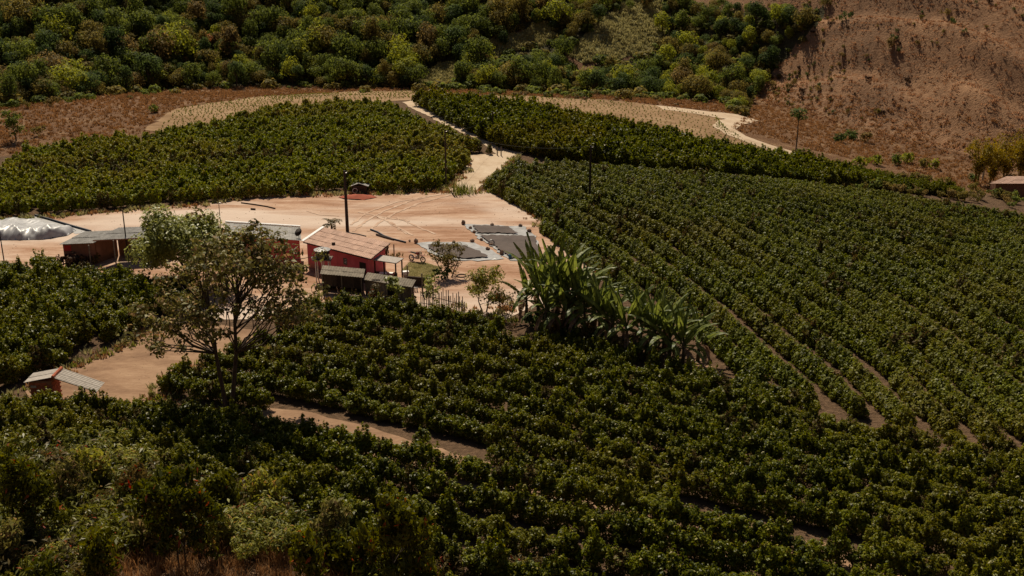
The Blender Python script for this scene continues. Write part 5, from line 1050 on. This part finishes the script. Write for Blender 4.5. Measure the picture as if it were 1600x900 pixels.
laid('drying_coffee', W([(750, 369.5), (836, 371), (846, 406), (800, 406)]), M['beans'], 0.13, 'lower raked dark layer of coffee drying on the large tarp', 'coffee', 'stuff', 0.02, 0.22, furrow((0.9, 0.35)))
laid('drying_coffee', W([(668, 385), (700, 384), (724, 386), (748, 394), (762, 403), (730, 406), (694, 402), (677, 394)]), M['beans'], 0.13, 'dark layer of coffee drying on the smaller tarp', 'coffee', 'stuff', 0.02, 0.25, furrow((0.9, 0.35)))
rock_me = []
for k in range(3):
    r = np.random.default_rng(800 + k); mb = MB().lathe((0, 0, 0), [(0.12, -0.04), (0.2, 0.05), (0.17, 0.15), (0.06, 0.2)], 8); mb.v = [tuple(np.array(v) * r.uniform(0.8, 1.25, 3)) for v in mb.v]; rock_me.append(mb.mesh('stone', M['stone']))
for k, (px, py, s) in enumerate([(724, 351, 1.2), (769, 353, 1.1), (813, 354.5, 1.2), (827, 363, 1.3), (741, 364, 1.0), (735, 358, 1.0), (752, 376, 0.9), (768, 384, 1.1), (762, 391, 1.2), (784, 398, 1.2), (650, 380, 1.2), (738, 379, 1.3), (709, 380, 0.9), (640, 378, 0.7)]):
    q = at(px, py); o = link('stone', rock_me[k % 3], None, q + Vector((0, 0, 0.1))); o.scale = (s, s, s * (1.6 if k in (0, 9, 10) else 1)); o.rotation_euler = (0, 0, k); tag(o, 'stone weighing down an edge of the pale drying tarps', 'stone', 'stones holding down the drying tarps')
q = at(797, 405); e = MB().lathe(q + Vector((0, 0, 0.1)), [(0.16, 0), (0.17, 0.35), (0.1, 0.42), (0.05, 0.46)], 12).build('jerrycan', M['blue'], None, q); tag(e, 'small blue container at the lower corner of the large tarp', 'container')
q = at(768, 383); e = MB().torus(q + Vector((0, 0, 0.25)), (0.3, -0.9, 0.2), 0.3, 0.06, 16, 6).build('rolled_plastic', M['whitesheet'], None, q); tag(e, 'curled roll of pale plastic on the large tarp edge', 'plastic roll')
# pipes, logs and a thin dark line on the yard
def pipe(pts, r_, mat, name, label, cat):
    q = [at(*p) + Vector((0, 0, r_ + 0.03)) for p in pts]; tag(MB().tube(q, r_, 6).build(name, mat, None, q[0]), label, cat)
pipe([(579, 360), (590, 364), (600, 370), (614, 375), (634, 380)], 0.09, M['blackplastic'], 'black_tube', 'long black pipe lying on the yard above the canopy', 'pipe')
pipe([(588, 368), (600, 372), (615, 376)], 0.1, M['darkwood'], 'log', 'dark log lying beside the long black pipe', 'log')
pipe([(547, 365), (560, 367), (572, 370)], 0.05, M['blackplastic'], 'black_tube', 'thin black line on the ground behind the pinkish roof', 'pipe')  # thin black tube along the ground from the thick pole's foot towards the roof
pipe([(377, 318), (400, 321), (418, 324), (430, 327)], 0.07, M['darkwood'], 'log', 'long dark branch lying at the back of the yard', 'branch')
pipe([(392, 328), (399, 328.5)], 0.1, M['darkwood'], 'log', 'short dark log near the long branch on the yard', 'log')
pipe([(55, 338), (80, 345), (110, 354), (142, 363)], 0.12, M['blackplastic'], 'rolled_tarp', 'black rolled tarp edge running down from the covered heap', 'tarp roll')
# silver covered heap
base = [at(*p) for p in ((-35, 376), (30, 376), (68, 375), (105, 369), (119, 361), (85, 350), (55, 343), (0, 345), (-35, 350))]
HP = [tuple(p[:2]) for p in base]; seg = np.array(HP); hc = seg.mean(0)
def heap(x, y):
    dmin = np.full(len(x), 1e9)
    for i in range(len(seg)):
        a, b = seg[i], seg[(i + 1) % len(seg)]; ab = b - a; t = np.clip(((x - a[0]) * ab[0] + (y - a[1]) * ab[1]) / (ab @ ab), 0, 1); dmin = np.minimum(dmin, np.hypot(x - a[0] - t * ab[0], y - a[1] - t * ab[1]))
    z = 1.25 * (1 - np.exp(-dmin / 0.55)) * (1 - 0.75 * S(0.0, 5.5, y - seg[:, 1].min() - 1.0))
    yy = y - seg[:, 1].min(); c1 = 1 - np.abs(np.sin(x * 1.5 + 0.7 * yy + 0.8 * np.sin(yy * 1.3 + x * 0.4))); c2 = 1 - np.abs(np.sin(x * 3.7 - 0.9 * yy + 1.2 * np.sin(x * 0.7)))
    fold = 0.20 * c1 ** 2 + 0.10 * c2 ** 2; big = 0.16 * np.sin(x * 0.8 + 2) + 0.10 * np.sin(x * 1.9 + yy)
    return 0.82 * z + (fold * (1 - 0.8 * S(1.2, 3.6, yy)) + 0.05 * c2 + big) * np.clip(dmin / 0.5, 0, 1)
sheet('covered_heap', HP, M['silver'], 0.05, 0.16, 0.02, None, 'long heap under a wrinkled silvery tarpaulin at the left of the yard', 'covered heap', None, heap)
sheet('ground_tarp', W([(-40, 346), (55, 338), (142, 363), (118, 366), (90, 352), (50, 344)]), M['lid'], 0.05, 0.6, 0.03, None, 'flat grey tarp on the ground behind the covered heap', 'tarp')

# ------------------------------------------------------------------ brown shed
A, B, D = P(92, 382, 2.2), P(145, 380, 2.2), P(131, 362, 2.6)
e = empty('brown_shed', (A.x, A.y, 0), 'brown plastered shed with grey sheet roof and open dark bay', 'shed')
roof_sheets(e, A, B - A, D - A, 3, 2, M['roof_grey'], 5)
A2, B2, D2 = P(145, 375.5, 2.55), P(236, 371, 2.55), P(184, 356, 2.95)
roof_sheets(e, A2, B2 - A2, D2 - A2, 5, 2, M['roof_grey'], 5)
u1 = (B - A).normalized(); v1 = Vector(((D - A).x, (D - A).y, 0)).normalized(); mb = MB(); f0 = A + u1 * 0.2 + v1 * 0.2; f1 = B + v1 * 0.2; dep = 3.4
wall_quad(mb, f0, f1, -0.1, 2.2, 2.2, 0.15); wall_quad(mb, f0 + v1 * dep, f0 + v1 * 0.15, -0.1, 2.55, 2.2, 0.15); g1 = B2 + v1 * 0.4
wall_quad(mb, g1 + v1 * 2.8, f1 + v1 * 3.2, -0.1, 2.8, 2.8, 0.15); wall_quad(mb, f1 + v1 * 0.15, f1 + v1 * 3.0, -0.1, 2.2, 2.6, 0.15); wall_quad(mb, g1, g1 + v1 * 2.8, -0.1, 2.5, 2.8, 0.15)
mb.build('wall', M['brown'], e)
for k, (px, pz) in enumerate(((138, 2.1), (176, 2.5), (205, 2.5))): p = P(px, 380, 2.3); MB().tube([(p.x, A.y + 0.1 if k == 0 else A2.y + 0.1, -0.1), (p.x, A.y + 0.1 if k == 0 else A2.y + 0.1, pz)], 0.07, 6).build('post', M['greywood'], e)
mbox('painted_panel', M['redpaint'], e, f0 + u1 * 0.42 - v1 * 0.02 + Vector((0, 0, 1.75 - f0.z)), (0.65, 0.04, 0.55), math.atan2(u1.y, u1.x))
MB().slab(A2 - Vector((0, 0, 0.1)), B2 - A2, Vector((0, 0, 0.1)), 0.04).build('eave_beam', M['brown'], e)
for px, py, s, lb in ((92, 418, 1.0, 'purplish dry bush at the left corner of the brown shed'), (112, 418, 1.25, 'largest purplish dry bush before the brown shed wall'), (128, 416, 0.9, 'purplish dry bush below the wooden post of the brown shed')):
    q = at(px, py); o = link('dry_shrub', SCR['darkleaf'][int(px) % 3], None, q); o.scale = (s, s, s * 1.1); tag(o, lb, 'shrub')
q = at(150, 414); o = link('dry_shrub', SCR['tree_brown'][0], None, q); o.scale = (0.6, 0.6, 0.9); tag(o, 'small tan bush at the opening of the brown shed', 'shrub')

# ------------------------------------------------------------------ brick shelter
q = at(66, 640); sx0, sy0, sz0 = q.x - 0.65, q.y, q.z
e = empty('brick_shelter', (sx0, sy0, sz0), 'small red brick shelter with lean-to roof beside the dirt clearing', 'shelter')
def sw(x, y, z): return Vector((sx0 + x, sy0 + y, sz0 + z))
core = MB().box(sw(0.78, 0.68, 1.0), (1.50, 1.30, 2.2)); core.build('wall', M['mortar'], e)
bm_ = MB().box((0, 0, 0), (0.385, 0.04, 0.135)).mesh('brick', M['brick']); bs_ = MB().box((0, 0, 0), (0.04, 0.395, 0.135)).mesh('brick', M['brick'])
for r_ in range(13):
    for c in range(4):
        x = 0.2 + 0.4 * c + (0.2 if r_ % 2 else 0)
        if x > 1.5: continue
        if x + 0.19 > 1.54: continue
        o = link('brick', bm_, e, (x + random.uniform(-.006, .006), 0.016 + random.uniform(-.008, .004), 0.05 + 0.155 * r_))
    for c in range(3):
        y = 0.22 + 0.41 * c + (0.18 if r_ % 2 else 0)
        if y > 1.3: continue
        link('brick', bs_, e, (1.545 + random.uniform(-.004, .008), y, 0.05 + 0.155 * r_))
mbox('vent_block', M['concrete'], e, sw(0.3, 0.0, 1.72), (0.36, 0.08, 0.16))
def shed_roof(O, U_, V_, nc): roof_sheets(e, O, U_, V_, nc, 1, M['roof_shelter'], 4)
shed_roof(sw(1.78, -0.12, 2.47), Vector((0, 1.6, 0)), Vector((-1.95, 0, -0.36)), 2)
shed_roof(sw(1.70, 1.48, 2.47), Vector((0, -1.6, 0)), Vector((2.75, 0, -1.0)), 2)
rt_me = MB().lathe((0, 0, 0), [(0.1, 0), (0.12, 0.3)], 8).mesh('ridge_tile', M['brick'])
for k in range(5): t = link('ridge_tile', rt_me, e, (1.75, -0.14 + 0.32 * k, 2.50)); t.rotation_euler = (R(-90), 0, 0)
MB().slab(sw(1.75, -0.08, 2.36), Vector((2.6, 0, -0.95)), Vector((0, 0.06, 0)), 0.08).build('rafter', M['greywood'], e)
MB().slab(sw(1.75, 1.36, 2.36), Vector((2.6, 0, -0.95)), Vector((0, 0.06, 0)), 0.08).build('rafter', M['greywood'], e)
for x, y, z in ((3.75, 0.0, 1.62), (3.95, 1.3, 1.52), (4.2, 0.0, 1.45)): MB().tube([sw(x, y, -0.2), sw(x, y, z)], 0.055, 7).build('post', M['darkwood'], e)
q = sw(3.2, -0.1, 0); tag(MB().lathe((q.x, q.y, gz(q.x, q.y)), [(0.16, 0), (0.16, 0.9), (0.14, 0.95)], 10).build('stump_post', M['darkwood'], None, (q.x, q.y, gz(q.x, q.y))), 'short thick post under the shelter roof edge', 'post')

# ------------------------------------------------------------------ poles and wires
def pole(px, py, h, r0, mat, label, arm=True, name='utility_pole', cat='utility pole', z=None):
    q = at(px, py) if z is None else P(px, py, z); e = empty(name, q, label, cat)
    MB().tube([q - Vector((0, 0, 0.3)), q + Vector((0, 0, h))], [r0, r0 * 0.72], 10).build('pole', mat, e)
    if arm:
        MB().tube([q + Vector((0.0, -r0, h - 0.2)), q + Vector((0.28, -r0, h - 0.2))], 0.03, 5).build('bracket', M['steel'], e); MB().lathe(q + Vector((0.28, -r0, h - 0.2)), [(0.04, 0), (0.06, 0.05), (0.03, 0.14)], 8).build('insulator', M['white'], e)
    return q + Vector((0, 0, h - 0.1))
w1 = pole(543, 362, 6.75, 0.19, M['poleblack'], 'thick dark wooden utility pole standing behind the pink roof')
w2 = pole(697, 291, 7.2, 0.12, M['bark'], 'slim brown pole at the corner of the left field by the road')
w3 = pole(770, 221, 4.4, 0.13, M['bark'], 'distant pole with a lamp at the edge of the upper right block')
w4 = pole(921, 318, 7.0, 0.15, M['poleblack'], 'dark pole standing in the coffee rows of the right field')
w5 = pole(1535, 284, 5.4, 0.16, M['concrete'], 'pale concrete pole in front of the bamboo at the right')
pole(7, 412, 4.6, 0.06, M['darkwood'], 'thin dark post at the left edge of the yard', False, 'thin_post', 'post')
pole(201, 409, 5.3, 0.075, M['darkwood'], 'tall thin post in front of the brown shed opening', False, 'thin_post', 'post')
pole(345, 354, 2.9, 0.05, M['greywood'], 'slim lamp post rising behind the grey roof', True, 'lamp_post', 'lamp post')
pole(777, 243, 1.2, 0.09, M['twig'], 'left short post where the road forks', False, 'gate_post', 'post'); pole(783, 244, 1.3, 0.09, M['twig'], 'right short post where the road forks', False, 'gate_post', 'post')
def wire(a, b, sag, label):
    pts = [a.lerp(b, t / 14) - Vector((0, 0, sag * 4 * (t / 14) * (1 - t / 14))) for t in range(15)]; tag(MB().tube(pts, 0.009, 4).build('power_line', M['blackplastic'], None, a), label, 'wire')
wire(w1, w2, 0.7, 'thin wire from the thick dark pole to the slim pole by the road'); wire(w2, w3, 0.9, 'thin wire from the slim pole up to the distant lamp pole'); wire(w2, w4, 1.0, 'thin wire from the slim pole to the pole in the right field'); wire(w4, w5, 2.6, 'long thin wire across the right field to the pale pole')

# small hut and red earth
q = at(563, 302); e = empty('small_hut', q, 'tiny grey-roofed hut at the edge of the left field', 'hut')
mbox('wall', M['darkwood'], e, q + Vector((0, 0.2, 0.5)), (1.7, 1.3, 1.1)); MB().slab(q + Vector((-1.05, -0.6, 1.0)), Vector((0.95, 0, 0.35)), Vector((0, 1.6, 0)), 0.05).build('roof', M['roof_grey'], e); MB().slab(q + Vector((-0.1, -0.6, 1.36)), Vector((1.2, 0, -0.4)), Vector((0, 1.6, 0)), 0.05).build('roof', M['roof_grey'], e)
MB().torus(q + Vector((-0.55, -0.62, 0.5)), (0.2, -1, 0), 0.28, 0.05, 14, 5).build('ring', M['white'], e)
mp = W([(528, 309), (545, 306), (580, 306), (590, 309), (570, 313), (540, 312)]); mc = np.array(mp).mean(0)
sheet('earth_mound', mp, M['redearth'], 0.04, 0.3, 0.04, None, 'low mound of red earth in front of the tiny hut', 'mound', None, lambda x, y: 0.4 * np.exp(-(((x - mc[0]) / 1.6) ** 2 + ((y - mc[1]) / 0.9) ** 2)) + 0.05 * np.sin(x * 5) * np.sin(y * 6))
# far roof at the right
zr = at(1580, 306).z + 2.1; A, B, D = P(1546, 287, zr), P(1625, 287, zr), P(1572, 275.5, zr + 0.5)
e = empty('far_house', (A.x, A.y, gz(A.x, A.y)), 'far house with pinkish-grey roof at the right edge', 'house'); roof_sheets(e, A, B - A, D - A, 6, 2, M['roof_pink'], 4)
mbox('wall', M['brown'], e, Vector(((A.x + B.x) / 2 + 0.4, A.y + 1.3, zr - 1.6)), ((B - A).length * 0.8, 1.8, 3.0))
